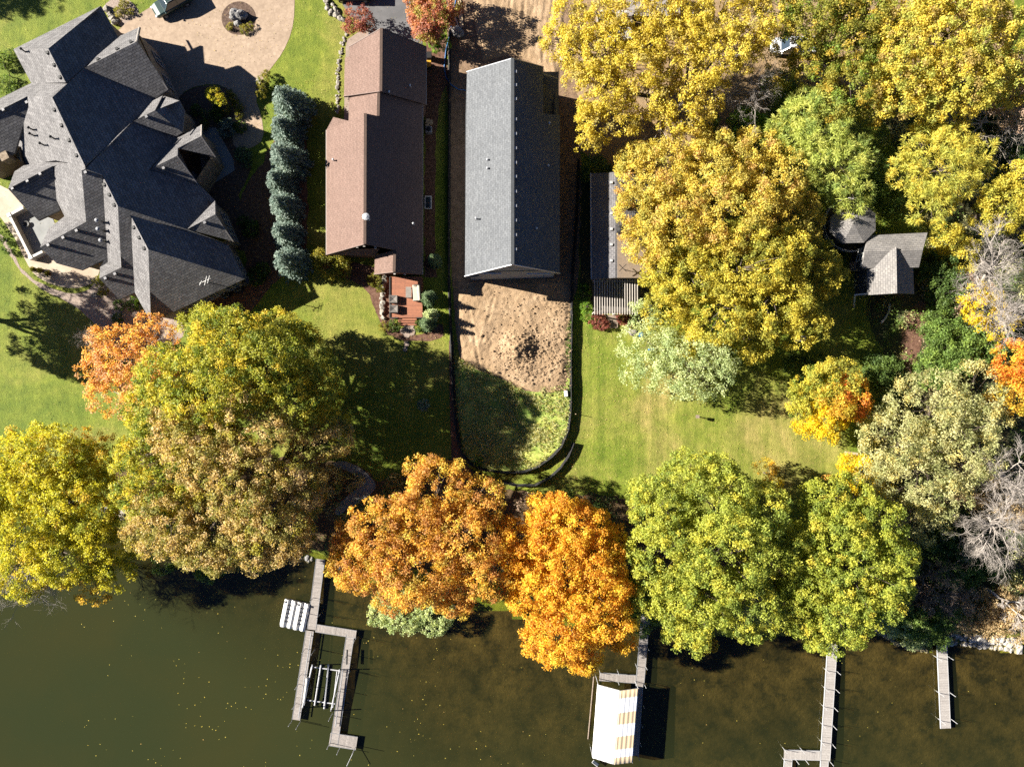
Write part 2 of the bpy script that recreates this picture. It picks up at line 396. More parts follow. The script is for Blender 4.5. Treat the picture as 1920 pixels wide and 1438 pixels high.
# ------------------------------------------------------------------ flat ground sheets, each a few millimetres above the last
LAYER = [0.0]
def smooth_poly(pts, it=2):
    for _ in range(it):
        q = []
        for i in range(len(pts)):
            a, b = pts[i], pts[(i + 1) % len(pts)]
            q += [(a[0]*.75 + b[0]*.25, a[1]*.75 + b[1]*.25), (a[0]*.25 + b[0]*.75, a[1]*.25 + b[1]*.75)]
        pts = q
    return pts
def rough_edge(pts, amp, step=.5):
    out = []
    for i in range(len(pts)):
        a, b = Vector((*pts[i], 0)), Vector((*pts[(i+1) % len(pts)], 0)); L = (b - a).length; n = max(1, int(L / step))
        for k in range(n):
            p = a.lerp(b, k / n); out.append((p.x + amp * noise.noise(p * 1.1), p.y + amp * noise.noise(p * 1.1 + Vector((31, 7, 0)))))
    return out
def ground_sheet(name, px, mat, smooth=1, rough=0., z=None, kind='structure', thick=0.0):
    LAYER[0] += .0013; z = LAYER[0] if z is None else z
    pts = [tuple(W(x, y)[:2]) for x, y in px]
    if smooth: pts = smooth_poly(pts, smooth)
    if rough: pts = rough_edge(pts, rough)
    bm = bmesh.new(); vs = [bm.verts.new((x, y, z)) for x, y in pts]
    f = bm.faces.new(vs); f.normal_update()
    if f.normal.z < 0: f.normal_flip()
    if thick:
        r = bmesh.ops.extrude_face_region(bm, geom=[f]); up = [g for g in r['geom'] if isinstance(g, bmesh.types.BMVert)]
        bmesh.ops.translate(bm, verts=up, vec=(0, 0, thick))
    bmesh.ops.triangulate(bm, faces=bm.faces[:], ngon_method='EAR_CLIP')
    me = bpy.data.meshes.new(name); bm.to_mesh(me); bm.free(); me.materials.append(mat)
    o = bpy.data.objects.new(name, me); COL.objects.link(o); ORIGIN[o.name] = Vector()
    return tag(o, kind=kind)

M['litter'] = speck('leaf_litter', [(.05, .03, .015), (.13, .085, .04), (.24, .16, .07)], 2.2, .95, .06, 14, .6, big=(.09, .055, .028), bigscale=.3)
M['sandy'] = speck('sandy_litter', [(.20, .14, .08), (.33, .235, .14), (.42, .30, .16)], 1.6, .95, .05, 12, .5, big=(.27, .18, .09), bigscale=.2)
M['mulch'] = speck('brown_mulch', [(.05, .03, .022), (.11, .07, .05), (.19, .13, .10)], 3, .95, .06, 14, .6)
M['red_mulch'] = speck('red_mulch', [(.06, .028, .018), (.14, .07, .045), (.22, .13, .09)], 3, .95, .06, 14, .6)
M['gravel'] = speck('pinkish_gravel', [(.20, .15, .125), (.34, .27, .225), (.46, .38, .32)], 5, .95, .06, 13, .7)
M['dirt'] = speck('bare_dirt', [(.24, .158, .09), (.38, .265, .16), (.48, .345, .22)], 1.3, .95, .14, 7, .5, big=(.33, .225, .13), bigscale=.25)
M['shade_dirt'] = speck('shaded_dirt', [(.14, .09, .055), (.22, .145, .09), (.30, .20, .13)], 1.4, .95, .05, 10, .5)  # darkened copy of the bare dirt: shade beside the houses put into its colour
M['rough_grass'] = speck('rough_grass', [(.19, .28, .04), (.42, .47, .10), (.64, .58, .22)], 1.6, .9, .12, 9, .5, big=(.22, .34, .06), bigscale=.18)
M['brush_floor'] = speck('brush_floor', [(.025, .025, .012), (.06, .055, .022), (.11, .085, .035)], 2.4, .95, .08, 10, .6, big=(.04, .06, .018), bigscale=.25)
M['flag'] = speck('pink_flagstone', [(.25, .19, .155), (.37, .29, .24)], 1.8, .85, .02, 16, .4)

def paver_material():
    m, t, nd, lk, b = new_mat('driveway_pavers'); p = wcoord(nd)
    vo = nd.new('ShaderNodeTexVoronoi'); vo.inputs['Scale'].default_value = 3.6; lk.new(p, vo.inputs['Vector'])
    r = ramp(nd, [(.0, (.20, .146, .102)), (1, (.27, .205, .148))]); lk.new(vo.outputs['Color'], r.inputs[0])
    n = noise_node(nd, lk, .4, 6, .65, p); rn = ramp(nd, [(.3, (.85, .83, .8)), (.7, (1.12, 1.12, 1.12))]); lk.new(n.outputs[0], rn.inputs[0])
    c = mix(nd, lk, r.outputs[0], rn.outputs[0], .9, 'MULTIPLY')
    ed = ramp(nd, [(.0, (1.08, 1.08, 1.08)), (.55, (.8, .78, .76))]); lk.new(vo.outputs['Distance'], ed.inputs[0])
    c = mix(nd, lk, c, ed.outputs[0], .45, 'MULTIPLY')
    lk.new(c, b.inputs['Base Color']); b.inputs['Roughness'].default_value = .85
    bump(nd, lk, vo.outputs['Distance'], b, -.35, .02)
    return m
M['paver'] = paver_material()

# woodland and yard floors
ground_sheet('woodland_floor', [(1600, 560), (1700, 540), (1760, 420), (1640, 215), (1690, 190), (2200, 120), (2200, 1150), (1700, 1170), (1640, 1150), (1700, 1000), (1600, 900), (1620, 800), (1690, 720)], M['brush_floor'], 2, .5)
ground_sheet('sandy_yard', [(1040, -120), (1900, -160), (1900, 150), (1600, 190), (1480, 150), (1400, 250), (1340, 300), (1290, 330), (1150, 330), (1085, 290), (1055, 200)], M['sandy'], 2, .5)
ground_sheet('bank_litter', [(560, 870), (640, 862), (690, 880), (706, 905), (760, 895), (850, 850), (905, 905), (1010, 930), (1180, 925), (1230, 1000), (1500, 1040), (1640, 1090), (1640, 1150), (1200, 1120), (940, 1100), (700, 1050), (420, 1000), (240, 960), (200, 880), (260, 800), (420, 820)], M['litter'], 2, .6)
ground_sheet('side_yard_soil', [(798, 60), (836, 60), (842, 200), (842, 480), (822, 520), (796, 520)], M['red_mulch'], 0, .3)
ground_sheet('side_grass', [(818, 200), (843, 150), (846, 520), (840, 600), (822, 600), (815, 430)], M['lawn'], 1, .3)
ground_sheet('shade_strip', [(1086, 320), (1112, 320), (1112, 600), (1088, 560)], M['brush_floor'], 0, .25)  # dark sheet painting in the black shade between fence and cottage
ground_sheet('garden_bed', [(540, 190), (572, 210), (578, 400), (575, 480), (560, 500), (510, 530), (460, 600), (430, 610), (380, 620), (350, 560), (470, 520), (440, 400), (470, 330), (500, 300)], M['red_mulch'], 1, .3)
ground_sheet('front_garden', [(330, 185), (360, 165), (400, 157), (440, 172), (450, 200), (436, 235), (440, 280), (470, 282), (472, 320), (440, 380), (480, 410), (470, 470), (440, 470), (400, 380), (350, 330), (330, 260)], M['mulch'], 1, .2)
ground_sheet('gravel_bed', [(-30, 400), (20, 462), (45, 515), (110, 548), (160, 552), (190, 515), (300, 590), (345, 600), (345, 640), (240, 690), (185, 612), (130, 566), (55, 532), (0, 452)], M['gravel'], 1, .12)
ground_sheet('corner_bed', [(190, 12), (222, -8), (245, 2), (262, 22), (255, 40), (222, 55)], M['gravel'], 1, .1)
ground_sheet('plant_border', [(600, 480), (700, 500), (735, 510), (735, 610), (765, 628), (800, 626), (830, 600), (832, 640), (735, 640), (705, 590), (690, 540), (640, 520), (600, 510)], M['red_mulch'], 1, .15)
# driveway, roads, paths, patio
ground_sheet('driveway', [(262, 26), (300, 4), (318, -90), (552, -90), (553, 20), (547, 62), (530, 100), (507, 130), (491, 152), (478, 185), (490, 215), (496, 262), (470, 280), (440, 282), (432, 240), (446, 200), (432, 168), (400, 156), (352, 166), (330, 190), (290, 200), (216, 70), (225, 52)], M['paver'], 1)
ground_sheet('planting_circle', [(448 + 33 * math.cos(a * .3927), 35 + 32 * math.sin(a * .3927)) for a in range(16)], M['mulch'], 1, .05)
ground_sheet('asphalt_driveway', [(645, -90), (770, -90), (772, 30), (790, 60), (792, 90), (690, 90), (690, 48), (655, 30), (640, 5)], M['asphalt'], 0, .08)
ground_sheet('pink_walkway', [(648, 90), (652, 74), (690, 50), (692, 95), (668, 110), (664, 240), (645, 240)], M['flag'], 0, .05)
ground_sheet('patio', [(-40, 350), (10, 345), (60, 400), (110, 420), (190, 470), (186, 520), (168, 535), (138, 542), (100, 535), (66, 518), (48, 490), (20, 430), (-40, 360)], M['patio'], 1)
ground_sheet('porch_landing', [(372, 240), (405, 240), (438, 300), (440, 320), (400, 345), (380, 350)], M['grey_slab'], 0)
ground_sheet('dark_path', [(1692, 690), (1688, 640), (1700, 580), (1735, 560), (1740, 600), (1722, 660), (1718, 710)], M['red_mulch'], 1, .2)
ground_sheet('lake_path', [(640, 862), (672, 874), (700, 898), (706, 912), (688, 930), (655, 950), (636, 968), (625, 960), (645, 935), (680, 905), (660, 886), (620, 872)], M['grey_slab'], 1, .1)
ground_sheet('leaf_strip', [(842, 640), (850, 640), (856, 760), (866, 850), (880, 880), (848, 880), (843, 760)], M['red_mulch'], 0, .12)
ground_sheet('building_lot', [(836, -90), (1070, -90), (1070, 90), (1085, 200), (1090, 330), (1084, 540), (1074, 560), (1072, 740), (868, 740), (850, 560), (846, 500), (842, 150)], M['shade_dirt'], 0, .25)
ground_sheet('rough_grass', [(852, 670), (880, 680), (945, 715), (1000, 738), (1045, 735), (1060, 710), (1072, 700), (1071, 790), (1050, 838), (1005, 872), (960, 884), (905, 878), (872, 855), (858, 780)], M['rough_grass'], 1, .25)
ground_sheet('mown_lawn', [(1086, 560), (1130, 600), (1240, 600), (1420, 700), (1500, 720), (1600, 830), (1600, 900), (1400, 920), (1210, 920), (1100, 890), (1050, 915), (1080, 830), (1082, 760)], M['dry_lawn'], 2, .4)

def soil_relief(name, px, mat, height, step=.15):
    """A dug-over dirt surface: real relief inside a traced outline, sinking at its edge."""
    poly = [W(x, y) for x, y in px]
    x0, x1 = min(p.x for p in poly), max(p.x for p in poly); y0, y1 = min(p.y for p in poly), max(p.y for p in poly)
    n = len(poly)
    def inside_dist(x, y):
        c = False; dm = 1e9
        for i in range(n):
            a, b = poly[i], poly[(i + 1) % n]
            if (a.y > y) != (b.y > y) and x < (b.x - a.x) * (y - a.y) / (b.y - a.y) + a.x: c = not c
            ex, ey = b.x - a.x, b.y - a.y; t = max(0, min(1, ((x - a.x) * ex + (y - a.y) * ey) / (ex * ex + ey * ey + 1e-9)))
            dm = min(dm, math.hypot(x - a.x - t * ex, y - a.y - t * ey))
        return dm if c else -dm
    mb = MB(); idx = {}
    nx, ny = int((x1 - x0) / step) + 2, int((y1 - y0) / step) + 2
    for j in range(ny):
        for i in range(nx):
            x, y = x0 + i * step, y0 + j * step; d = inside_dist(x, y)
            if d > -.25:
                idx[(i, j)] = len(mb.v); k = max(0, min(1, d / .8))
                mb.v.append(Vector((x, y, -.03 + k * max(.16, .26 + height(x, y)))))
    for j in range(ny - 1):
        for i in range(nx - 1):
            q = [(i, j), (i+1, j), (i+1, j+1), (i, j+1)]
            if all(c in idx for c in q): mb.f.append(tuple(idx[c] for c in q))
    return tag(mb.build(name, mat, smooth=True), kind='structure')
MOUND = W(972, 648)
def lot_height(x, y):
    p = Vector((x, y, 0))
    z = .13 * noise.noise(p * .45) + .06 * noise.noise(p * 1.7) + .05 * noise.noise(p * 4.1)
    z -= .10 * max(0, 1 - abs(noise.noise(p * .8 + Vector((3, 1, 0)))) * 9) * max(0, .5 + noise.noise(p * .3 + Vector((8, 2, 0))))
    d = math.hypot((x - MOUND.x) / 2.3, (y - MOUND.y) / 2.2); k = max(0, 1 - d); z += 1.1 * k ** 1.3 * (1 + .5 * noise.noise(p * 1.3)) + .35 * min(1, k * 3) * (abs(noise.noise(p * 2.1)) + .7 * abs(noise.noise(p * 4.3)))
    cl = max(0, 1 - math.hypot((x - MOUND.x - 1.5) / 5.5, (y - MOUND.y + 2.2) / 3.8)); z += .17 * cl ** .5 * (abs(noise.noise(p * 2.3 + Vector((5, 9, 0)))) * 1.3 + abs(noise.noise(p * 4.7)) * .9)
    for ax, ay, bx, by in ((926, 560, 905, 640), (1010, 560, 1068, 660), (985, 600, 1050, 700), (880, 580, 900, 690)):
        a, b = W(ax, ay), W(bx, by); e = b - a; t = max(0, min(1, (p - a).dot(e) / e.length_squared)); dd = (p - a - e * t).length
        z -= .07 * math.exp(-(dd / .15) ** 2) * (.6 + noise.noise(p * .9)); z += .04 * math.exp(-((dd - .3) / .14) ** 2)
    return z
soil_relief('dirt_lot', [(870, 528), (950, 520), (1060, 520), (1072, 545), (1070, 640), (1064, 725), (1040, 738), (1000, 738), (945, 712), (872, 690), (856, 640), (854, 560)], M['dirt'], lot_height)
def front_height(x, y):
    p = Vector((x, y, 0)); z = .08 * noise.noise(p * .5) + .04 * noise.noise(p * 2.1)
    s = Vector((x * 2.3 + .6 * math.sin(y * .35), y * .22, 0)); z += .13 * noise.noise(s * 1.2) * (1 if x > -1 else .5)
    return z
soil_relief('dirt_drive', [(880, -60), (1065, -60), (1060, 60), (1052, 150), (1024, 165), (1018, 130), (960, 105), (905, 118), (890, 60)], M['dirt'], front_height)
RV = {'a':(25,92.9,4.85), 'b':(188.7,11.8,4.60), 'e':(221,70.5,4.47), 's':(90.4,91.8,8.78), 'v1':(123,155,8.77), 'ac':(58.4,156.4,4.96), 'm':(98,183,10.01), 'i':(158.3,127.6,7.46), 'g':(262.3,51.1,4.87), 'f':(226,67.4,4.38), 'j':(257,78.2,7.48), 'k':(317,168,4.32), 'k2':(289,186.7,4.18), 'n':(159.2,311.4,10.05), 'n2':(160,317,9.99), 'gr0':(51.4,180.8,7.17), 'gr1':(-60,237,7.07), 'g2a':(53.5,201,6.63), 'g2b':(27,288,4.27), 'gac':(-60,214,4.82), 'g2c':(-60,330,4.59), 'x1':(129,306,8.27), 'x2':(104,301,6.86), 'x3':(44.5,310.7,3.94), 'x4':(27,322,4.78), 't3':(153,320,9.76), 'jr':(98,312,6.75), 'j0':(102,331,6.19), 'j1':(15.3,354.5,6.79), 'j2':(46,389,5.25), 'j3':(72.3,414,4.32), 'j4':(112.6,394.7,4.29), 'j5':(106.4,376,4.89), 'n6':(121,405.8,4.81), 'nr':(161.3,416,7.08), 'n7':(91,429,4.97), 'n8':(75,464,7.02), 'n9':(106,494,5.50), 'n10':(153,507,4.57), 'n11':(196,487,4.50), 'r3':(192,329,9.22), 't4':(221,387,9.34), 'o0':(202.3,492,4.38), 'o1':(227.3,501.7,5.92), 'o2':(186.3,522,5.71), 'o3':(187.7,501,4.26), 'o4':(223.3,561.8,4.21), 'o5':(252.8,549,4.25), 'f0':(244.6,403.6,8.68), 'f1':(278,468,8.78), 'f2':(283,604,4.58), 'f3':(459,523,4.17), 'fe':(427,458,4.11), 'p':(247.3,229.1,6.21), 'pe':(331.4,256,4.06), 'cq':(287.6,188.5,4.25), 'c3':(305,179.5,4.11), 'q':(290.4,207.3,6.07), 'c4':(336.3,189.2,4.58), 'c6':(346,208,4.34), 'c8':(341.8,249,4.62), 'q0':(277.9,319.2,6.44), 'pv':(333.5,258,3.82), 'po':(378.4,234.4,4.01), 'pr':(378,255.2,5.41), 'pi':(333.5,278.2,5.40), 'pj':(332.8,292,6.32), 'pk':(371.7,345,4.09), 'pq':(404.4,294.2,3.87), 'K0':(351,430,6.15), 'k3':(403,376.5,4.60), 'k4':(403.8,402,6.16), 'k5':(438.6,453,4.03), 'd9':(387,360,3.71)}
RF = ['f g j i m gr0 gr1 gac ac v1', 'a s v1 ac', 'a b s', 's b e f v1', 'i j k k2', 'm i k2 cq p n', 'm n n2 t3 x1 x2 x3 g2b g2a gr0', 'gr0 g2a g2b g2c gr1', 'x1 jr j1 x4 x3 x2', 'x1 t3 nr n6 j5 j0 jr', 'jr j0 j5 j4 j3 j2 j1', 'nr n6 n7 n8', 't3 n2 r3 o0 o3 n11 n10 n9 n8 nr', 'n p n2', 'n2 p pe pv q0 pk d9 k3 K0 t4 r3', 'r3 t4 o1 o0', 'o0 o1 o2 o3', 't4 K0 fe f0 o5 o4 o2 o1', 'f0 f1 f2 o5', 'f0 fe f3 f1', 'f1 f3 f2', 'p cq c3 q', 'c3 c4 q', 'q c4 c6 c8', 'p q c8 pe', 'q0 pv po pr pi pj', 'q0 pj pk', 'pi pr pq', 'K0 k3 k4', 'K0 k4 k5']

RP = [('-v',46.38), ('-u',29.80), ('-v',49.45), ('+u',-12.14), ('+v',-31.47), ('+u',-12.16), ('-u',32.42), ('+v',-32.23), ('-v',40.15), ('-u',32.38), ('+v',-26.54), ('-v',34.72), ('+v',-20.69), ('-v',40.46), ('+u',-12.27), ('-u',30.77), ('-v',29.29), ('+v',-17.57), ('-u',29.78), ('+u',-12.36), ('+v',-14.15), ('-v',39.87), ('-v',39.53), ('+u',-10.17), ('+v',-27.63), ('-v',35.88), ('+v',-23.25), ('+v',-25.07), ('-v',29.97), ('+v',-17.66)]

# ------------------------------------------------------------------ buildings
def roof_mesh(name, V, F, mat, parent, thick=.22):
    """Roof planes from named corners (photo px, py, height); closed below, with a fascia edge."""
    mb = MB(); P = {n: W(*V[n]) for n in V}; ids = {}
    def vid(n, low):
        if (n, low) not in ids:
            ids[(n, low)] = len(mb.v); mb.v.append(P[n] - Vector((0, 0, thick if low else 0)))
        return ids[(n, low)]
    edges = {}
    for f in F:
        ns = f.split()
        A = sum(P[ns[i]].x * P[ns[(i+1) % len(ns)]].y - P[ns[(i+1) % len(ns)]].x * P[ns[i]].y for i in range(len(ns)))
        if A < 0: ns = ns[::-1]
        mb.f.append(tuple(vid(n, 0) for n in ns)); mb.f.append(tuple(vid(n, 1) for n in ns[::-1]))
        for a, b in zip(ns, ns[1:] + ns[:1]): edges[(a, b)] = 1
    for a, b in edges:
        if (b, a) not in edges: mb.f.append((vid(a, 0), vid(a, 1), vid(b, 1), vid(b, 0)))
    return slope_uv(mb.build(name, mat, parent))

def plane_roof(name, V, F, planes, pitch, dirs, mat, parent, thick=.22):
    """Each roof plane a closed slab: its traced outline laid on a plane of known pitch and aspect."""
    mb = MB()
    for f, (d, c) in zip(F, planes):
        D = dirs[d]; top = []
        for n in f.split():
            P0 = W(V[n][0], V[n][1], 0); q = pitch * (D.x * P0.x + D.y * P0.y); h = (c - q) / (1 - q / H); top.append(W(V[n][0], V[n][1], h))
        k = len(top); A = sum(top[i].x * top[(i+1) % k].y - top[(i+1) % k].x * top[i].y for i in range(k))
        if A < 0: top = top[::-1]
        mb.add(top + [p - Vector((0, 0, thick)) for p in top], [tuple(range(k)), tuple(range(2 * k - 1, k - 1, -1))] + [(i, i + k, (i + 1) % k + k, (i + 1) % k) for i in range(k)])
    return slope_uv(mb.build(name, mat, parent))

def inset_outline(pts, d):
    n = len(pts); A = sum(pts[i].x * pts[(i+1) % n].y - pts[(i+1) % n].x * pts[i].y for i in range(n))
    if A < 0: pts = pts[::-1]
    out = []
    for i in range(n):
        a, b, c = pts[i-1], pts[i], pts[(i+1) % n]
        e1 = Vector((b.x-a.x, b.y-a.y)).normalized(); e2 = Vector((c.x-b.x, c.y-b.y)).normalized()
        n1, n2 = Vector((-e1.y, e1.x)), Vector((-e2.y, e2.x)); m = n1 + n2
        if m.length < .2: m = n1
        m.normalize(); k = d / max(.5, m.dot(n1))
        out.append(Vector((b.x + m.x * k, b.y + m.y * k, b.z)))
    return out
def walls(name, pts, mat, parent, inset=.5, top=-.2, z0=-.3):
    pts = inset_outline([Vector(p) for p in pts], inset); mb = MB(); n = len(pts)
    for p in pts: mb.v += [Vector((p.x, p.y, z0)), Vector((p.x, p.y, p.z + top))]
    for i in range(n):
        j = (i + 1) % n; mb.f.append((2*i, 2*j, 2*j+1, 2*i+1))
    mb.build(name, mat, parent); return pts
def wall_window(parent, a, b, t, z0, z1, w, frame='white', name='window', proud=.05):
    """A framed window on the wall that runs a -> b (outside on the right-hand side)."""
    a, b = Vector((a[0], a[1], 0)), Vector((b[0], b[1], 0)); d = (b - a).normalized(); nrm = Vector((d.y, -d.x, 0)); c = a.lerp(b, t) + nrm * proud
    l, r = c - d * w / 2, c + d * w / 2; fr = MB(); k = .09
    for p, q in (((l, z0), (r, z0)), ((l, z1), (r, z1)), ((l, (z0+z1)/2), (r, (z0+z1)/2))):
        fr.bar(p[0] + Vector((0, 0, p[1])), q[0] + Vector((0, 0, q[1])), .07, k)
    for p in (l, r, c): fr.bar(p + Vector((0, 0, z0)), p + Vector((0, 0, z1)), k, .07, up=nrm)
    o = fr.build(name, M[frame], parent)
    g = MB(); q = nrm * -.02
    g.add([l + q + Vector((0, 0, z0)), r + q + Vector((0, 0, z0)), r + q + Vector((0, 0, z1)), l + q + Vector((0, 0, z1))], [(0, 1, 2, 3)])
    g.build('pane', M['glass'], o)
    return o
def gable(name, corners, mat, parent, back):
    """Wall triangle under a gable; back = vector it is set behind the rake."""
    p = [Vector(c) - Vector((0, 0, .2)) + Vector(back) for c in corners]; b = Vector(back).normalized() * .15
    mb = MB(); mb.add(p + [q + b for q in p], [(0, 1, 2), (5, 4, 3), (0, 3, 4, 1), (1, 4, 5, 2), (2, 5, 3, 0)])
    return mb.build(name, mat, parent)
def roof_vent(parent, p, rz=0, kind='box', mat='black'):
    mb = MB()
    if kind == 'box': mb.box(p + Vector((0, 0, .08)), (.28, .28, .28), rz)
    else:
        mb.tube([p - Vector((0, 0, .2)), p + Vector((0, 0, .55))], .07, 8); mb.lathe(p + Vector((0, 0, .5)), [(.1, 0), (.12, .08), (.05, .14)], 8)
    return mb.build('roof_vent' if kind == 'box' else 'vent_pipe', M[mat], parent)
def chimney_pipe(parent, p, h=.9, r=.12, mat='steel'):
    mb = MB(); mb.tube([p - Vector((0, 0, .3)), p + Vector((0, 0, h))], r, 10); mb.lathe(p + Vector((0, 0, h)), [(r*1.2, 0), (r*1.9, .03), (r*1.9, .1), (r*.6, .22)], 10)
    return mb.build('flue_pipe', M[mat], parent)

UV27 = math.radians(27); DU = Vector((math.cos(UV27), math.sin(UV27), 0)); DV = Vector((math.sin(UV27), -math.cos(UV27), 0))
# --- the big slate-roofed house
hb = thing('house', 'large house with dark slate hipped roof of many wings beside the paved driveway', 'house', W(210, 330))
plane_roof('roof', RV, RF, RP, .77, {'+u': DU, '-u': -DU, '+v': DV, '-v': -DV}, M['roof_slate'], hb)
from mathutils.bvhtree import BVHTree
_rf = bpy.data.objects[next(c.name for c in hb.children if c.name.startswith('roof'))]
_bv = BVHTree.FromPolygons([v.co + ORIGIN[_rf.name] for v in _rf.data.vertices], [tuple(f.vertices) for f in _rf.data.polygons])
def on_roof(px, py, h=0):
    d = W(px, py, 0) - Vector((0, 0, H)); hit = _bv.ray_cast(Vector((0, 0, H)), d.normalized())[0]
    return hit if hit else W(px, py, h)
def RP_(n, toward):
    a, b = RV[n], RV[toward]; v = on_roof(a[0] + (b[0] - a[0]) * .02, a[1] + (b[1] - a[1]) * .02, a[2]); return v
OUT = 'a b e f g k k2 c3 c4 c6 c8 pe pv po pq pk d9 k3 k5 fe f3 f2 o5 o4 o2 o3 n11 n10 n9 n8 n7 n6 j4 j3 j2 j1 x4 g2b g2c gac ac'.split()
LOW = {'n8': 4.6, 'j1': 4.6, 'x4': 4.4, 'g2b': 4.4, 'pe': 4, 'o3': 4.2, 'n11': 4.2}
wp = walls('wall', [Vector((*W(*RV[n])[:2], LOW.get(n, min(RV[n][2], 4.7)))) for n in OUT], M['stone'], hb, .55)
INNER = {'g': 'i', 'j': 'i', 'k': 'i', 'k3': 'K0', 'k4': 'K0', 'k5': 'K0', 'po': 'pi', 'pr': 'pi', 'pq': 'pi', 'pj': 'q0', 'pk': 'q0'}
for tri, back in ((('g', 'j', 'k'), -DU * .5), (('k3', 'k4', 'k5'), -DU * .3), (('po', 'pr', 'pq'), -DU * .4)):
    gable('gable_wall', [RP_(n, INNER[n]) for n in tri], M['stone'], hb, back)
gable('gable_wall', [W(331, 262, 4.2), RP_('pj', 'q0'), RP_('pk', 'q0')], M['stone'], hb, -DU * .3)
def PW(n): return W(*RV[n])
for tri in (('g', 'j'), ('j', 'k'), ('k3', 'k4'), ('k4', 'k5'), ('po', 'pr'), ('pr', 'pq'), ('pj', 'pk')):
    MB().bar(RP_(tri[0], INNER[tri[0]]) - Vector((0, 0, .12)), RP_(tri[1], INNER[tri[1]]) - Vector((0, 0, .12)), .1, .26).build('barge_board', M['fascia'], hb)
# windows on the walls seen under the east gables and along the garage
for a, b, ts in (('k3', 'k5', (.3, .68)), ('fe', 'f3', (.35, .7)), ('f3', 'f2', (.2, .45, .7)), ('g', 'k', (.3, .7)), ('pv', 'pk', (.75,))):
    A, B = PW(a), PW(b); d = A - B; d.z = 0; d.normalize(); nrm = Vector((d.y, -d.x, 0))
    for t in ts: wall_window(hb, B - nrm * .5, A - nrm * .5, 1 - t, 1.0, 2.6, 1.5, 'fascia')
for px, py, h in ((90, 100, 8.3), (102, 123, 8.4), (113.5, 146, 8.4), (102.5, 207, 9.6), (116, 236, 9.6), (130, 264, 9.6), (144, 292, 9.6), (196, 347, 8.9), (205.5, 366, 8.9), (214.5, 385, 8.9),
                  (246, 80, 6.9), (220, 93, 7.0), (184, 112, 7.2), (251, 427, 8.3), (261, 446, 8.3), (270.5, 466, 8.3)):
    roof_vent(hb, on_roof(px, py, h), UV27)
for px, py, h in ((52, 207 - 14, 7.0), (8, 207, 6.9), (77, 327, 6.6), (53, 340, 6.6), (25, 354, 6.6), (145, 433, 6.6), (120, 446, 6.6), (92, 460, 6.6), (217, 514, 5.6), (199, 522, 5.6), (276, 220, 5.9), (308, 316, 6), (385, 418, 6), (162, 324, 9.2)):
    roof_vent(hb, on_roof(px, py, h), UV27, 'box', 'vent')
for px, py, h in ((192, 417, 7.6), (194, 433, 7.4), (199, 454, 7.0)):
    chimney_pipe(hb, on_roof(px, py, h), 1.0)
for px, py, h in ((48, 98, 5.9), (103, 261, 8.5), (83, 273, 7.4), (62, 244, 6.8), (64, 255, 6.8)):
    chimney_pipe(hb, on_roof(px, py, h), .7, .08, 'black')
mb = MB(); mb.box(W(14, 296, 1.9), (2.6, 2.2, 3.8), UV27); mb.build('sunroom', M['brown_trim'], hb)
mb = MB(); mb.box(W(14, 296, 4.4), (.9, .9, 1.2), UV27); mb.build('chimney_flue', M['stone'], hb)
t = thing('antenna', 'white television aerial on the slate roof above the air conditioners', 'antenna', W(392, 530, 6.2))
mb = MB(); c = on_roof(392, 530, 5.4); mb.tube([c - Vector((0, 0, .3)), c + Vector((0, 0, 1.1))], .05, 6); mb.build('mast', M['white'], t)
mb = MB()
for k, w in ((-.5, .25), (.1, .5), (.45, .42)): mb.bar(c + Vector((k * .9 - .12, k * .4 - w, 1.1)), c + Vector((k * .9 + .12, k * .4 + w, 1.1)), .04, .04)
mb.bar(c + Vector((-.6, -.25, 1.05)), c + Vector((.6, .3, 1.05)), .05, .05); mb.build('elements', M['white'], t)

# --- ridge houses: planes facing west and east
BV = dict(a=(655,88,4.2),p=(715,53.5,7.2),r=(714,171.5,7.2),l0=(655,106,4.2),l1=(646.5,109,3.75),l2=(645,181,3.75),e0=(798.5,88,3.6),e1=(798.5,196,3.6),pm=(714.5,100,7.2),
          m0=(710,173,6.75),m1=(709,218,6.75),ml0=(655,180,3.75),ml1=(653.5,226.6,3.75),
          b0=(685,213,7.7),b1=(684,457.7,7.7),bl0=(612,244,3.6),bl1=(612,477.7,3.6),e2=(792,196.5,3.6),e3=(792.5,500,3.6),e3b=(791.7,515,3.6),
          w0=(740,469,5.65),w1=(739,510,5.65),wl0=(703,479.5,3.6),wl1=(701.6,514.5,3.6))
t = thing('house', 'house with brown shingled roof and a red wooden deck behind it', 'house', W(705, 300)); hbr = t
roof_mesh('roof', BV, ['a p pm l0', 'l0 pm r l2 l1', 'p e0 e1 r pm', 'ml0 m0 m1 ml1', 'bl0 b0 b1 bl1', 'm0 e2 e3 w0 b1 b0 m1', 'w0 e3 e3b w1', 'wl0 w0 w1 wl1'], M['roof_brown'], t)
walls('wall', [W(*BV[n]) for n in ('l1', 'a', 'e0', 'e1')] + [W(792, 205, 3.6), W(*BV['e3b']), W(*BV['wl1']), W(702, 482, 3.6), W(*BV['bl1']), W(*BV['bl0']), W(653, 228, 3.6), W(645, 185, 3.6)], M['brown_wall'], t, .45)
def gable_y(tri, dy, mat, parent): return gable('gable_wall', [W(*p) for p in tri], M[mat], parent, (0, dy, 0))
gable_y((BV['a'], BV['p'], BV['e0']), -.4, 'brown_wall', t); gable_y((BV['l2'], BV['r'], (798.5, 185, 3.6)), .4, 'brown_wall', t)
gable_y((BV['bl1'], BV['b1'], (792, 478, 3.6)), .9, 'brown_wall', t); gable_y((BV['wl1'], BV['w1'], BV['e3b']), .4, 'brown_wall', t)
mb = MB(); A, B, C, D = W(612, 478, 3.45), W(703, 479.5, 3.45), W(712, 466, 4.3), W(640, 468, 4.3)
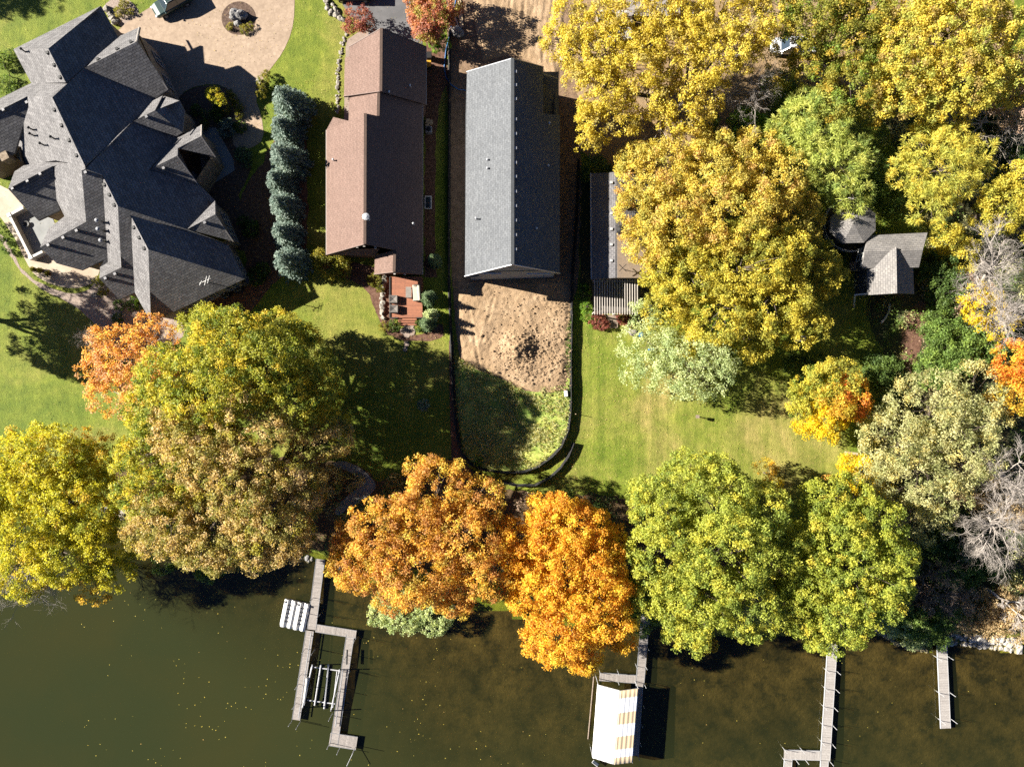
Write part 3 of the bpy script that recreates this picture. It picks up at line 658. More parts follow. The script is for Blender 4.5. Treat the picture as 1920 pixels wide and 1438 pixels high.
mb.add([A, B, C, D, A - Vector((0, 0, .2)), B - Vector((0, 0, .2)), C - Vector((0, 0, .2)), D - Vector((0, 0, .2))], [(0, 1, 2, 3), (7, 6, 5, 4), (0, 4, 5, 1), (1, 5, 6, 2), (2, 6, 7, 3), (3, 7, 4, 0)]); slope_uv(mb.build('porch_roof', M['roof_brown'], t))
mb = MB(); A, B, C = W(612, 244, 3.55), W(625, 220, 3.55), W(653, 227, 4.6)
mb.add([A, B, C, W(640, 240, 3.4)], [(0, 2, 1), (0, 3, 2)]); slope_uv(mb.build('corner_roof', M['roof_brown'], t))
for a, b in ((BV['bl0'], BV['bl1']), (BV['e2'], BV['e3b']), (BV['e0'], BV['e1'])):
    mb = MB(); mb.bar(W(*a) - Vector((0, 0, .1)), W(*b) - Vector((0, 0, .1)), .14, .14); mb.build('gutter', M['fascia'], t)
for a, b in ((BV['p'], BV['r']), (BV['b0'], BV['b1']), (BV['m0'], BV['m1']), (BV['w0'], BV['w1'])):
    mb = MB(); mb.bar(W(*a) + Vector((0, 0, .02)), W(*b) + Vector((0, 0, .02)), .3, .06); mb.build('ridge_cap', M['roof_brown'], t)
for a, b in ((BV['bl1'], BV['b1']), (BV['l2'], BV['r']), (BV['wl1'], BV['w1']), (BV['a'], BV['p']), (BV['p'], BV['e0'])):
    mb = MB(); mb.bar(W(*a) - Vector((0, 0, .1)), W(*b) - Vector((0, 0, .1)), .08, .24); mb.build('barge_board', M['brown_trim'], t)
for px, py, h, k in ((691, 412, 7.3, 'big'), (776, 421, 4.6, 'small'), (770, 164, 4.8, 'small'), (626.5, 302, 4.4, 'small'), (731, 176, 6.2, 'small')):
    p = W(px, py, h)
    if k == 'big': chimney_pipe(t, p, 1.3, .2, 'alu')
    else: roof_vent(t, p, 0, 'pipe', 'alu')
for px, py, h in ((683, 460, 7.4), (670, 462, 6.9), (704, 464, 6.6), (740, 512, 5.4), (759, 513, 4.8)):
    MB().box(W(px, py, h - .25), (.22, .35, .2)).build('bracket', M['fascia'], t)
w0, w1 = W(665, 481, 0), W(700, 481, 0)
wall_window(t, w0 + Vector((0, .05, 0)), w1 + Vector((0, .05, 0)), .5, .9, 2.5, 1.8)
for py in (255, 330, 420):
    wall_window(t, W(787, py + 12, 0), W(787, py - 12, 0), .5, .9, 2.3, 1.3)

GV = dict(l0=(875.6,135,5.8),p0=(961,110,10.0),r0=(1018.6,126,7.2),r1=(1018.6,213,7.2),r2=(1050,216,5.8),r3=(1049.5,512.5,5.8),p1=(961,496,10.0),l2=(871.8,518,5.8),l1=(872.6,218,5.8),
          g0=(1018.6,135,5.6),g1=(1047.6,135,4.4),g2=(1047.6,216,4.4),g3=(1018.6,216,5.6))
t = thing('house', 'new house with grey shingled gable roof standing on the bare dirt lot', 'house', W(960, 310)); hg = t
roof_mesh('roof', GV, ['l0 p0 p1 l2 l1', 'p0 r0 r1 r2 r3 p1', 'g0 g1 g2 g3'], M['roof_grey'], t)
walls('wall', [W(*GV['l0']), W(1018, 137, 5.8), W(1047, 137, 4.4), W(1047, 214, 5.8), W(*GV['r3']), W(*GV['l2'])], M['grey_wall'], t, .4)
gable_y((GV['l0'], GV['p0'], (1046, 137, 5.8)), -.45, 'grey_wall', t); gable_y((GV['l2'], GV['p1'], GV['r3']), .45, 'grey_wall', t)
mb = MB(); mb.bar(W(961, 110, 10.05), W(961, 496, 10.05), .34, .08); mb.build('ridge_cap', M['roof_grey'], t)
for a, b in (('l2', 'p1'), ('p1', 'r3'), ('l0', 'p0'), ('p0', 'r0')):
    mb = MB(); mb.bar(W(*GV[a]) - Vector((0, 0, .12)), W(*GV[b]) - Vector((0, 0, .12)), .08, .26); mb.build('barge_board', M['steel'], t)
for py in (136, 161, 187, 225, 252, 279, 306, 332, 360, 387, 414, 441, 468):
    roof_vent(t, W(966.5, py, 9.75), 0, 'box', 'steel')
for px, py, h in ((914, 302, 7.6), (914, 318, 7.6), (893, 411, 6.9), (1006, 430, 7.8), (1030, 234, 6.6), (1028, 313, 6.6)):
    roof_vent(t, W(px, py, h), 0, 'pipe', 'white' if px > 1000 else 'alu')
for px, w in ((928, 1.6), (1010, 1.8)):
    wall_window(t, W(px - 20, 517, 0), W(px + 20, 517, 0), .5, 1.0, 3.1, w)
for x0, x1, yy in ((897, 940, 513), (987.5, 1032.5, 513.5)): mb = MB(); mb.bar(W(x0, yy, 5.2), W(x1, yy, 5.2), .16, .14); mb.build('gutter', M['white'], t)
mb = MB(); a = W(872, 500, 3.0); mb.add([W(872, 518, 5.7), W(897, 513, 5.6), W(899, 518.5, 5.3), W(874, 522, 5.3)], [(0, 1, 2, 3)]); slope_uv(mb.build('eave_return', M['roof_grey'], t))

LV = dict(a=(1107.7,325.5,2.9),b=(1155,323,4.25),c=(1153.5,521,4.25),d=(1109,524,2.9),e=(1246,322,2.9),f=(1242,522,2.9))
t = thing('cottage', 'low cottage with a slatted pergola, half hidden under a golden tree', 'house', W(1175, 425)); hl = t
roof_mesh('roof', LV, ['a b c d', 'b e f c'], M['roof_low'], t)
walls('wall', [W(*LV[n]) for n in 'aefd'], M['tan_wall'], t, .35)
gable_y((LV['d'], LV['c'], LV['f']), .35, 'tan_wall', t); gable_y((LV['a'], LV['b'], LV['e']), -.35, 'tan_wall', t)
mb = MB(); A, B, C, D = W(1158, 440, 4.3), W(1245, 440, 3.4), W(1244, 521.5, 3.4), W(1158, 521, 4.3)
mb.add([A, B, C, D, A - Vector((0, 0, .2)), B - Vector((0, 0, .2)), C - Vector((0, 0, .2)), D - Vector((0, 0, .2))], [(3, 2, 1, 0), (4, 5, 6, 7), (0, 1, 5, 4), (1, 2, 6, 5), (2, 3, 7, 6), (3, 0, 4, 7)]); slope_uv(mb.build('rear_roof', M['tan_wall'], t))
for py in (343, 401, 430, 459, 489): roof_vent(t, W(1146, py, 4.1), 0, 'box', 'alu')
mb = MB(); mb.bar(W(1107.7, 325, 2.85), W(1108.8, 524, 2.85), .14, .14); mb.build('gutter', M['steel'], t)
mb = MB(); p = W(1162, 433, 4.4); mb.lathe(p, [(.3, -.3), (.34, .7), (.42, .75), (.42, .9), (.1, 1.0)], 12); mb.build('flue_pipe', M['black'], t)
mb = MB(); p = W(1166, 504, 4.4)
mb.bar(p + Vector((-.4, -.4, .6)), p + Vector((.4, .4, .6)), .06, .06); mb.bar(p + Vector((-.4, .4, .6)), p + Vector((.4, -.4, .6)), .06, .06); mb.tube([p, p + Vector((0, 0, .6))], .04, 5); mb.build('aerial', M['black'], t)
M['dark_slab'] = speck('dark_patio', [(.06, .055, .05), (.11, .10, .09)], 1.5, .85, .01, 16, .4)
t = thing('pergola', 'slatted white pergola over the dark patio behind the cottage', 'pergola', W(1155, 558))
for k in range(18):
    x = 1115 + k * 4.7; mb = MB(); mb.bar(W(x, 524, 2.75), W(x + .2, 590, 2.75), .075, .16); mb.build('slat', M['pergola'], t)
for py in (527, 586): mb = MB(); mb.bar(W(1112, py, 2.55), W(1199, py, 2.55), .14, .2); mb.build('beam', M['pergola'], t)
for px in (1114, 1155, 1196): mb = MB(); q = W(px, 586, 2.5); mb.bar(Vector((q.x, q.y, 0)), q, .14, .14); mb.build('post', M['pergola'], t)
ground_sheet('cottage_patio', [(1110, 522), (1240, 522), (1240, 588), (1112, 588)], M['dark_slab'], 0)
t = thing('step_flight', 'weathered timber steps going down from the pergola to the lawn', 'steps', W(1148, 600))
for k in range(4): MB().box(W(1148, 594 + k * 6, .36 - k * .1), (1.2, .42, .08)).build('tread', M['wood'], t)
mb = MB(); mb.bar(W(1138.5, 592, .2), W(1138.5, 614, .05), .07, .3); mb.bar(W(1157.5, 592, .2), W(1157.5, 614, .05), .07, .3); mb.build('stringer', M['wood'], t)

# --- the cabin among the trees
t = thing('cabin', 'weathered cabin with an octagonal tower roof and gabled shed wing among trees', 'house', W(1660, 470)); hc = t
OC = [(1588,381.3),(1619,381.3),(1641.6,401.3),(1641.6,432.6),(1620,455.2),(1580,456.4),(1556.4,432.6),(1557.6,407.6)]
OV = {f'o{i}': (x, y, 4.6) for i, (x, y) in enumerate(OC)}; OV['ap'] = (1600, 419, 5.7)
roof_mesh('tower_roof', OV, [f'o{i} o{(i+1)%8} ap' for i in range(8)], M['roof_old'], t)
walls('tower_wall', [W(x, y, 4.6) for x, y in OC], M['blue_wall'], t, .5)
SV = dict(a=(1629,441.5,4.1),b=(1739,436.4,4.1),c=(1730,470,5.0),d=(1621,472,5.0),e=(1723,501.5,4.1),f=(1616.5,503,4.1))
roof_mesh('wing_roof', SV, ['a b c d', 'd c e f'], M['roof_old'], t)
walls('wing_wall', [W(*SV[n]) for n in 'abef'], M['blue_wall'], t, .35)
TV = dict(l0=(1626.5,503,3.7),r=(1680.5,462.7,5.4),r2=(1682,550,5.4),l1=(1626.5,553.5,3.7),q0=(1712,503,3.7),q1=(1714,551,3.7))
roof_mesh('gable_roof', TV, ['l0 r r2 l1', 'r q0 q1 r2'], M['roof_old'], t)
walls('gable_wing_wall', [W(1626.5, 480, 3.7), W(1712, 480, 3.7), W(*TV['q1']), W(*TV['l1'])], M['blue_wall'], t, .35)
gable_y((TV['l1'], TV['r2'], TV['q1']), .35, 'blue_wall', t)
a, b = W(1616, 502, 4.1), W(1629, 442, 4.1)
wall_window(t, b + Vector((.36, 0, 0)), a + Vector((.36, 0, 0)), .5, 1.7, 3.2, 1.5, proud=.08)
mb = MB(); mb.tube([W(1626, 551, 3.6), W(1603, 553, 3.3), W(1601, 576, .3)], .09, 6); mb.build('downspout', M['alu'], t)
mb = MB(); mb.box(W(1620, 532, 1.4), (.3, 1.6, 1.9)); mb.build('door', M['alu'], t)
mb = MB(); ring = [W(1598 + 52 * math.cos(a), 421 + 50 * math.sin(a), 2.6) for a in [math.radians(x) for x in range(60, 300, 12)]]
mb.tube(ring, .05, 5); mb.tube([p - Vector((0, 0, .5)) for p in ring], .03, 5)
for p in ring[::2]: mb.tube([p - Vector((0, 0, 1.0)), p], .03, 4)
mb.build('balcony_rail', M['offwhite'], t)
mb = MB(); mb.prism([tuple(p[:2]) for p in ring], 1.4, 1.6); mb.build('balcony_floor', M['dock_wood'], t)
mb = MB(); mb.box(W(1608, 500, 1.2), (1.4, .9, 1.0)); mb.build('bin_store', M['wood'], t)

# --- bits of buildings seen through the yellow trees
t = thing('shed', 'small pale flat-roofed shed seen through the yellow tree at the yard edge', 'shed', W(1152, 50))
mb = MB(); mb.box(W(1152, 52, 1.15), (3.6, 2.8, 2.3)); mb.build('wall', M['offwhite'], t)
mb = MB(); mb.box(W(1152, 52, 2.38), (4.0, 3.2, .14)); mb.build('roof', M['concrete'], t)
t = thing('shed', 'grey boarded shed roof at the frame edge behind the yellow tree', 'shed', W(1225, 8))
mb = MB(); mb.box(W(1225, 6, 1.3), (5.5, 2.6, 2.6)); mb.build('wall', M['tan_wall'], t)
mb = MB(); mb.box(W(1225, 6, 2.7), (6.0, 3.0, .16)); slope_uv(mb.build('roof', M['dock_wood'], t))

# ------------------------------------------------------------------ trees and plants
def quads_mesh(name, V4, tint, mat, parent=None):
    """V4: (N,4,3) leaf corners in world space; tint: (N,3)."""
    n = len(V4); off = np.array(ORIGIN.get(parent.name, Vector()) if parent else (0, 0, 0))
    me = bpy.data.meshes.new(name); me.vertices.add(4 * n); me.loops.add(4 * n); me.polygons.add(n)
    me.vertices.foreach_set('co', (V4.reshape(-1, 3) - off).astype(np.float32).ravel())
    me.loops.foreach_set('vertex_index', np.arange(4 * n, dtype=np.int32))
    me.polygons.foreach_set('loop_start', np.arange(0, 4 * n, 4, dtype=np.int32))
    me.update(calc_edges=True)
    at = me.attributes.new('tint', 'FLOAT_COLOR', 'POINT')
    c = np.ones((n, 4, 4), np.float32); c[:, :, :3] = tint[:, None, :]; at.data.foreach_set('color', c.ravel())
    me.materials.append(mat)
    o = bpy.data.objects.new(name, me); COL.objects.link(o); ORIGIN[o.name] = Vector(off)
    if parent: o.parent = parent
    return o
def unit(a): return a / np.maximum(1e-9, np.linalg.norm(a, axis=-1, keepdims=True))
def leaf_quads(c, nrm, size, asp=.62, axis=None, fold=.14):
    n = len(c); r = rng.normal(size=(n, 3)) if axis is None else axis
    t1 = unit(r - nrm * (r * nrm).sum(1, keepdims=True)); t2 = np.cross(nrm, t1)
    L = (size * .5)[:, None]; A = L * (asp if np.isscalar(asp) else asp[:, None]); up = nrm * (size * fold)[:, None]
    return np.stack([c - t1 * L, c + t2 * A + up, c + t1 * L, c - t2 * A + up], 1)
def pick(pal, n):
    w = np.array([p[1] for p in pal], float); w /= w.sum(); cols = np.array([p[0] for p in pal], float)
    return cols[rng.choice(len(pal), n, p=w)]

PAL = {
 'ygreen': [((.18, .185, .025), 4), ((.26, .235, .03), 3), ((.10, .13, .02), 3), ((.33, .26, .03), 1.5)],
 'olive_brown': [((.24, .18, .065), 4), ((.175, .155, .045), 3), ((.30, .225, .105), 3), ((.12, .12, .03), 2), ((.20, .18, .03), 1)],
 'orange_peach': [((.46, .23, .065), 4), ((.52, .30, .07), 3), ((.43, .26, .14), 3), ((.46, .32, .08), 1)],
 'lemon': [((.30, .285, .025), 5), ((.37, .33, .03), 4), ((.20, .215, .025), 3), ((.38, .28, .04), 1)],
 'amber': [((.42, .26, .03), 3), ((.50, .33, .04), 3), ((.34, .27, .03), 2)],
 'bronze': [((.37, .20, .045), 4), ((.44, .265, .045), 4), ((.30, .15, .045), 3), ((.40, .30, .05), 2), ((.24, .17, .03), 1)],
 'orange': [((.48, .25, .025), 5), ((.53, .32, .03), 4), ((.42, .20, .025), 3), ((.53, .38, .04), 2)],
 'green': [((.16, .182, .028), 5), ((.215, .222, .032), 4), ((.11, .14, .025), 3), ((.28, .26, .035), 2)],
 'green_tip': [((.165, .190, .026), 5), ((.22, .225, .030), 4), ((.115, .145, .024), 3), ((.30, .26, .035), 1), ((.36, .19, .04), .08)],
 'gold': [((.37, .29, .05), 5), ((.42, .35, .075), 3), ((.29, .245, .055), 3), ((.24, .22, .045), 2), ((.34, .225, .07), 1.5)],
 'gold_green': [((.31, .265, .035), 5), ((.37, .31, .045), 3), ((.24, .225, .035), 4), ((.17, .175, .03), 2)],
 'ash': [((.44, .36, .05), 5), ((.50, .42, .07), 3), ((.37, .29, .055), 3), ((.32, .27, .08), 1)],
 'rust_gold': [((.41, .33, .05), 4), ((.34, .30, .05), 4), ((.27, .205, .06), 2), ((.24, .25, .05), 3)],
 'dark_olive': [((.17, .155, .025), 4), ((.12, .125, .02), 4), ((.27, .20, .03), 2), ((.10, .14, .02), 2)],
 'pine': [((.22, .25, .055), 4), ((.28, .29, .07), 3), ((.13, .17, .04), 3)],
 'pine_gold': [((.30, .285, .05), 4), ((.37, .31, .05), 3), ((.20, .21, .04), 3)],
 'silver': [((.22, .255, .12), 4), ((.27, .30, .15), 3), ((.16, .20, .09), 3)],
 'grey_olive': [((.21, .215, .095), 4), ((.27, .26, .125), 4), ((.14, .15, .06), 3), ((.31, .27, .10), 2)],
 'yellow': [((.50, .37, .012), 4), ((.56, .42, .02), 3), ((.40, .31, .02), 2)],
 'flame': [((.54, .25, .03), 4), ((.56, .34, .035), 4), ((.50, .17, .03), 2)],
 'dark_green': [((.05, .085, .02), 4), ((.075, .115, .025), 4), ((.035, .06, .015), 2)],
 'mid_green': [((.085, .135, .03), 4), ((.12, .17, .035), 3), ((.06, .095, .02), 3)],
 'bright_green': [((.12, .22, .02), 4), ((.17, .26, .03), 3), ((.08, .15, .02), 2)],
 'red': [((.36, .15, .095), 4), ((.42, .20, .10), 3), ((.28, .12, .08), 3), ((.28, .24, .06), 2)],
 'maroon': [((.22, .07, .055), 4), ((.30, .13, .08), 3), ((.16, .05, .04), 2)],
 'tan': [((.36, .265, .14), 4), ((.42, .32, .18), 3), ((.28, .20, .10), 3)],
 'pink_tan': [((.27, .19, .14), 4), ((.34, .25, .18), 3), ((.20, .14, .10), 3)],
 'spruce': [((.145, .198, .168), 4), ((.205, .255, .218), 3), ((.095, .14, .118), 3)],
 'cypress': [((.10, .155, .07), 4), ((.15, .205, .10), 3), ((.07, .11, .05), 2)],
 'box': [((.055, .095, .016), 4), ((.085, .13, .022), 3), ((.04, .07, .015), 2)],
 'box_gold': [((.15, .15, .02), 4), ((.22, .19, .03), 3), ((.10, .11, .02), 2)],
}
LIFT = dict(green=1.85, green_tip=1.75, ygreen=1.75, grey_olive=1.85, silver=1.95, pine=1.7, pine_gold=1.6, olive_brown=1.85, lemon=1.5, bronze=1.5, dark_green=1.4, mid_green=1.6, dark_olive=1.7, tan=1.4, pink_tan=1.5, gold=1.5, gold_green=1.55, rust_gold=1.45, orange=1.35, orange_peach=1.4)
for _k in PAL: PAL[_k] = [(tuple(min(.86, x * LIFT.get(_k, 1.25)) for x in c), w) for c, w in PAL[_k]]
STYLE = dict(            # leaf length, width/length, clump radius, leaves per clump, cover, vertical squash
 broad=(.185, .72, .52, 76, 1.5, .9), sparse=(.185, .7, .5, 58, .7, .8), fine=(.26, .36, .62, 56, 1.2, .8),
 tuft=(.42, .17, .50, 46, 1.15, .7), shrub=(.17, .6, .32, 34, 1.35, .9), small=(.11, .55, .17, 30, 1.4, .9))

def crown_points(lobes, style, cover_k=1.0):
    ln, asp, cr, per, cover, sq = STYLE[style]; cover *= cover_k
    C, O, Rr, L = [], [], [], []
    for li, lb in enumerate(lobes):
        px, py, rp, zt = lb[:4]; r0 = rp * (1.09 if rp > 18 else 1) / S * (H - zt * .7) / H
        rz = min(r0 * sq, zt * .52); c = W(px, py, zt - rz); c = np.array((c.x, c.y, zt - rz))
        n = max(3, int(cover * 6.283 * r0 * r0 * 1.15 / (3.1416 * cr * cr)))
        z = rng.uniform(-.6, 1, n); a = rng.uniform(0, 6.283, n); q = np.sqrt(1 - z * z); d = np.stack([q * np.cos(a), q * np.sin(a), z], 1)
        k = unit(rng.normal(size=(6, 3))); mod = 1 + .17 * (np.maximum(0, d @ k.T) ** 4).sum(1) - .12
        rad = (.78 + .22 * rng.random(n) ** .55) * mod; inner = rng.random(n) < .2; rad[inner] *= rng.uniform(.45, .85, inner.sum())
        p = c + d * rad[:, None] * np.array([r0, r0, rz])
        ok = p[:, 2] > .15; p = p[ok]; d = d[ok]
        C.append(p); O.append(d); L += [li] * len(p); Rr.append(cr * rng.uniform(.6, 1.35, len(p)))
    return np.concatenate(C), np.concatenate(O), np.concatenate(Rr), np.array(L)

def crown(parent, lobes, pal, style='broad', cover=1.0, name='crown'):
    ln, asp, cr, per, _, _ = STYLE[style]
    C, O, R, L = crown_points(lobes, style, cover)
    cols = np.empty((len(C), 3))
    for i in range(len(lobes)):
        m = L == i; pk = lobes[i][4] if len(lobes[i]) > 4 else pal
        cols[m] = pick(PAL[pk], m.sum())
    cnt = np.maximum(5, (per * (R / cr) ** 2 * rng.uniform(.7, 1.2, len(C))).astype(int)); ix = np.repeat(np.arange(len(C)), cnt); n = len(ix)
    d = unit(rng.normal(size=(n, 3)) + O[ix] * .9 + np.array([0, 0, .35]))
    pos = C[ix] + d * (R[ix] * rng.uniform(.2, 1.35, n) ** .75)[:, None] * np.array([1, 1, .75])
    size = ln * rng.uniform(.65, 1.3, n)
    if style == 'tuft':
        V = leaf_quads(pos, unit(rng.normal(size=(n, 3)) * .5 + np.array([0, 0, 1])), size, asp, axis=d)
    else:
        V = leaf_quads(pos, unit(d * .38 + rng.normal(size=(n, 3)) * .62 + np.array([-.1, .03, .42])), size, asp)
    col = cols[ix].copy()
    sh = rng.permutation(n); sw = (rng.random(n) < .35) & (L[ix] == L[ix[sh]]); col[sw] = col[sw] * .5 + cols[ix[sh]][sw] * .5
    col *= rng.uniform(.70, 1.30, (n, 1))
    quads_mesh(name, V, col, M['leaf'], parent)
    return C, R, L

def limbs(parent, base, lobes, C, L, mat='bark', r0=.3, twigs=9, name='trunk'):
    """Tapered trunk, one limb to each lobe, boughs to clumps of leaves."""
    mb = MB(); zt = max(l[3] for l in lobes); cx = np.array([np.array(W(l[0], l[1], l[3] * .55)) for l in lobes])
    top = Vector(cx.mean(0)); fork = Vector((base.x * .8 + top.x * .2, base.y * .8 + top.y * .2, zt * .33))
    mb.tube([base - Vector((0, 0, .3)), base + Vector((0, 0, .25)), base.lerp(fork, .5) + Vector((.1, -.08, 0)), fork], [r0 * 1.45, r0 * 1.05, r0 * .9, r0 * .75], 9)
    for i, l in enumerate(lobes):
        e = W(l[0], l[1], l[3] * .66); e.z = l[3] * .68
        mid = fork.lerp(e, .5) + Vector((rnd.uniform(-.4, .4), rnd.uniform(-.4, .4), rnd.uniform(-.2, .5)))
        mb.tube([fork - Vector((0, 0, .2)), mid, e], [r0 * .5, r0 * .36, r0 * .22], 6)
        idx = np.nonzero(L == i)[0]
        if len(idx):
            for k in rng.choice(idx, min(twigs, len(idx)), replace=False):
                p = Vector(C[k]); s = mid.lerp(e, rnd.uniform(.2, 1)); m2 = s.lerp(p, .5) + Vector((rnd.uniform(-.3, .3), rnd.uniform(-.3, .3), rnd.uniform(0, .4)))
                mb.tube([s, m2, p], [r0 * .17, r0 * .11, r0 * .04], 4, cap=False)
    return mb.build(name, M[mat], parent, smooth=True)

def tree(name, label, lobes, pal, style='broad', base=None, cover=1.0, mat='bark', r0=.3, twigs=9, group=None, cat='tree'):
    w = np.array([l[2] ** 2 for l in lobes], float); c = sum((W(l[0], l[1], l[3] * .6) * float(k) for l, k in zip(lobes, w)), Vector()) / float(w.sum())
    b = Vector((c.x, c.y, 0)) if base is None else W(base[0], base[1], 0)
    b.z = land_z(b.x, b.y)
    t = thing(name, label, cat, b, group)
    C, R, L = crown(t, lobes, pal, style, cover)
    limbs(t, b, lobes, C, L, mat, r0, twigs)
    return t
def shrub(name, label, lobes, pal, style='shrub', group=None, cover=1.0):
    return tree(name, label, lobes, pal, style, None, cover, 'bark', .05, 4, group, cat='shrub')

def conifer(name, label, px, py, rp, h, pal='spruce', group=None, levels=15, needle=.34, base=None):
    """Whorled conifer: boughs sweep out from the trunk, longest at the bottom, carrying needle sprays."""
    c = W(px, py, h * .45) if base is None else W(*base, 0); b = Vector((c.x, c.y, 0)); t = thing(name, label, 'tree', b, group)
    r0 = rp / S * (H - h * .3) / H; pos, ax, nr = [], [], []; mb = MB()
    mb.tube([b - Vector((0, 0, .2)), b + Vector((0, 0, h * .6)), b + Vector((0, 0, h * .97))], [.16, .1, .02], 7)
    for k in range(levels):
        f = (k + .5) / levels; z = .25 + f * (h - .5); rr = r0 * (1 - f) ** .72; nb = max(5, int(18 * (1 - f) + 5))
        for i in range(nb):
            a = 6.2832 * (i + rnd.random() * .8) / nb; d = Vector((math.cos(a), math.sin(a), 0)); L = rr * rnd.uniform(.78, 1.1)
            droop = -.12 * L * (1 - f) + .25 * L * f
            tip = b + d * L + Vector((0, 0, z + droop))
            mb.tube([b + Vector((0, 0, z)), tip], [.035, .012], 3, cap=False)
            m = max(4, int(L * 13))
            for j in range(m):
                s = (j + rnd.random()) / m; s = .2 + .8 * s
                p = b + d * (L * s) + Vector((0, 0, z + droop * s)); side = Vector((-d.y, d.x, 0)); wdt = .42 * L * (1.05 - s) + .1
                for q in range(2):
                    o = rnd.uniform(-1, 1) * wdt; pos.append(p + side * o + Vector((0, 0, rnd.uniform(-.03, .12))))
                    e = d + side * (o / max(.1, wdt)) * .9 + Vector((0, 0, rnd.uniform(-.1, .5))); ax.append(e.normalized()); nr.append((rnd.gauss(0, .35), rnd.gauss(0, .35), 1))
    pos = np.array(pos); ax = np.array(ax); nr = unit(np.array(nr)); n = len(pos)
    V = leaf_quads(pos, nr, needle * rng.uniform(.7, 1.3, n), .38, axis=ax, fold=.2)
    quads_mesh('foliage', V, pick(PAL[pal], n) * rng.uniform(.75, 1.25, (n, 1)), M['leaf'], t)
    mb.build('trunk', M['dark_bark'], t)
    return t

def bare_tree(name, label, base, head, spread, h, mat='pale_bark', n1=7, seed=1, r0=.17, cat='bare tree', droop=0., dens=1.0):
    """Leafless tree: trunk leaning to the head point, limbs fanning into fine twigs."""
    r = random.Random(seed); b = W(*base, 0); b.z = land_z(b.x, b.y); top = W(head[0], head[1], h); t = thing(name, label, cat, b)
    mb = MB(); tw = MB(); R = spread / S
    fork = b.lerp(top, .45); mb.tube([b - Vector((0, 0, .3)), b.lerp(fork, .5) + Vector((.15, .1, 0)), fork], [r0 * 1.2, r0, r0 * .8], 8)
    def grow(p, d, L, rad, lvl):
        pts = [p]; q = p
        for k in range(3):
            d = (d + Vector((r.gauss(0, .16), r.gauss(0, .16), r.gauss(.02, .12) - droop * .12))).normalized(); q = q + d * (L / 3); pts.append(q)
        (mb if lvl < 2 else tw).tube(pts, [rad, rad * .8, rad * .62, rad * .42], 5 if lvl < 2 else 3, cap=False)
        if lvl >= 4: return
        kids = (5, 5, 4, 4)[lvl]
        for k in range(int(kids * dens) or 2):
            s = r.uniform(.3, 1); i = min(2, int(s * 3)); o = pts[i].lerp(pts[i+1], s * 3 - i); a = r.uniform(0, 6.283)
            side = d.orthogonal(); side.rotate(Quaternion(d, a))
            grow(o, (d + side * r.uniform(.35, .85) + Vector((0, 0, .1 - droop * .3))).normalized(), L * r.uniform(.5, .72), rad * .48, lvl + 1)
    for k in range(n1):
        a = 6.283 * (k + r.random() * .6) / n1; out = Vector((math.cos(a), math.sin(a), 0)); tgt = top + out * R * r.uniform(.55, .9) + Vector((0, 0, r.uniform(-1.5, .8)))
        s = b.lerp(top, r.uniform(.35, .8)); dv = tgt - s
        grow(s, dv.normalized(), dv.length * .75, r0 * .5, 0)
    mb.build('trunk', M[mat], t, smooth=True); tw.build('twigs', M[mat], t)
    return t

# --- large trees along the lake and in the yards
tree('oak_tree', 'big yellow-green oak crown beside the corner of the slate-roofed house', [(430,650,72,15.5),(500,690,74,16),(395,725,80,17),(318,715,58,14),(556,745,58,13.5),(470,785,66,15.5,'olive_brown'),(292,772,52,13),(350,805,58,14.5,'olive_brown'),(590,700,38,11.5),(520,625,42,9.5),(390,610,36,10.5),(560,670,50,7.5),(600,735,44,7),(545,640,36,6),(610,790,36,7.5)], 'ygreen', r0=.45)
tree('oak_tree', 'large brown-tinged oak on the bank left of the dock with white lifts', [(300,900,70,14,'ygreen'),(320,975,72,14),(415,1000,70,14),(500,975,72,14.5),(565,915,48,12.5),(450,895,72,15.5),(622,820,36,11),(575,835,32,10.5),(385,855,64,15.5),(275,850,44,12.5,'ygreen'),(545,1005,42,11.5),(370,1030,34,10),(262,930,34,11,'ygreen'),(480,1030,38,10.5)], 'olive_brown', r0=.45, twigs=14)
tree('maple_tree', 'sparse peach-orange maple at the gravel bed below the slate roof', [(245,680,62,8),(195,650,36,7),(292,640,42,8),(215,735,44,7.5),(275,720,42,8.5),(180,700,30,6.5)], 'orange_peach', 'sparse', cover=1.25, twigs=16, mat='pale_bark', r0=.16)
tree('willow_tree', 'bright lemon-green tree overhanging the lake in the frame corner', [(65,875,74,13),(135,935,70,13),(45,975,74,13),(165,880,44,11),(120,1040,58,11),(195,1035,46,9.5),(40,1065,46,10),(215,1070,32,8),(-20,920,60,12),(105,860,50,12.5),(175,985,44,10.5)], 'lemon', 'broad', cover=.95, r0=.38)
tree('birch_tree', 'small loose amber tree between the lemon tree and the brown oak', [(165,835,32,7),(190,862,36,6.5),(205,915,30,6),(180,1100,30,6.5),(150,1095,26,6.5)], 'amber', 'sparse', cover=.9, mat='dark_bark', r0=.12, twigs=14)
tree('oak_tree', 'bronze oak overhanging the water right of the white-lift dock', [(820,925,54,12.5),(725,1000,62,13.5),(680,1060,52,12),(780,1060,72,14),(865,1005,60,14),(905,945,42,11.5),(900,1080,48,12.5),(845,1115,40,11),(745,1115,34,10),(655,1000,26,9.5),(640,1060,24,9),(790,985,50,14),(780,885,24,9.5)], 'bronze', r0=.42, twigs=10)
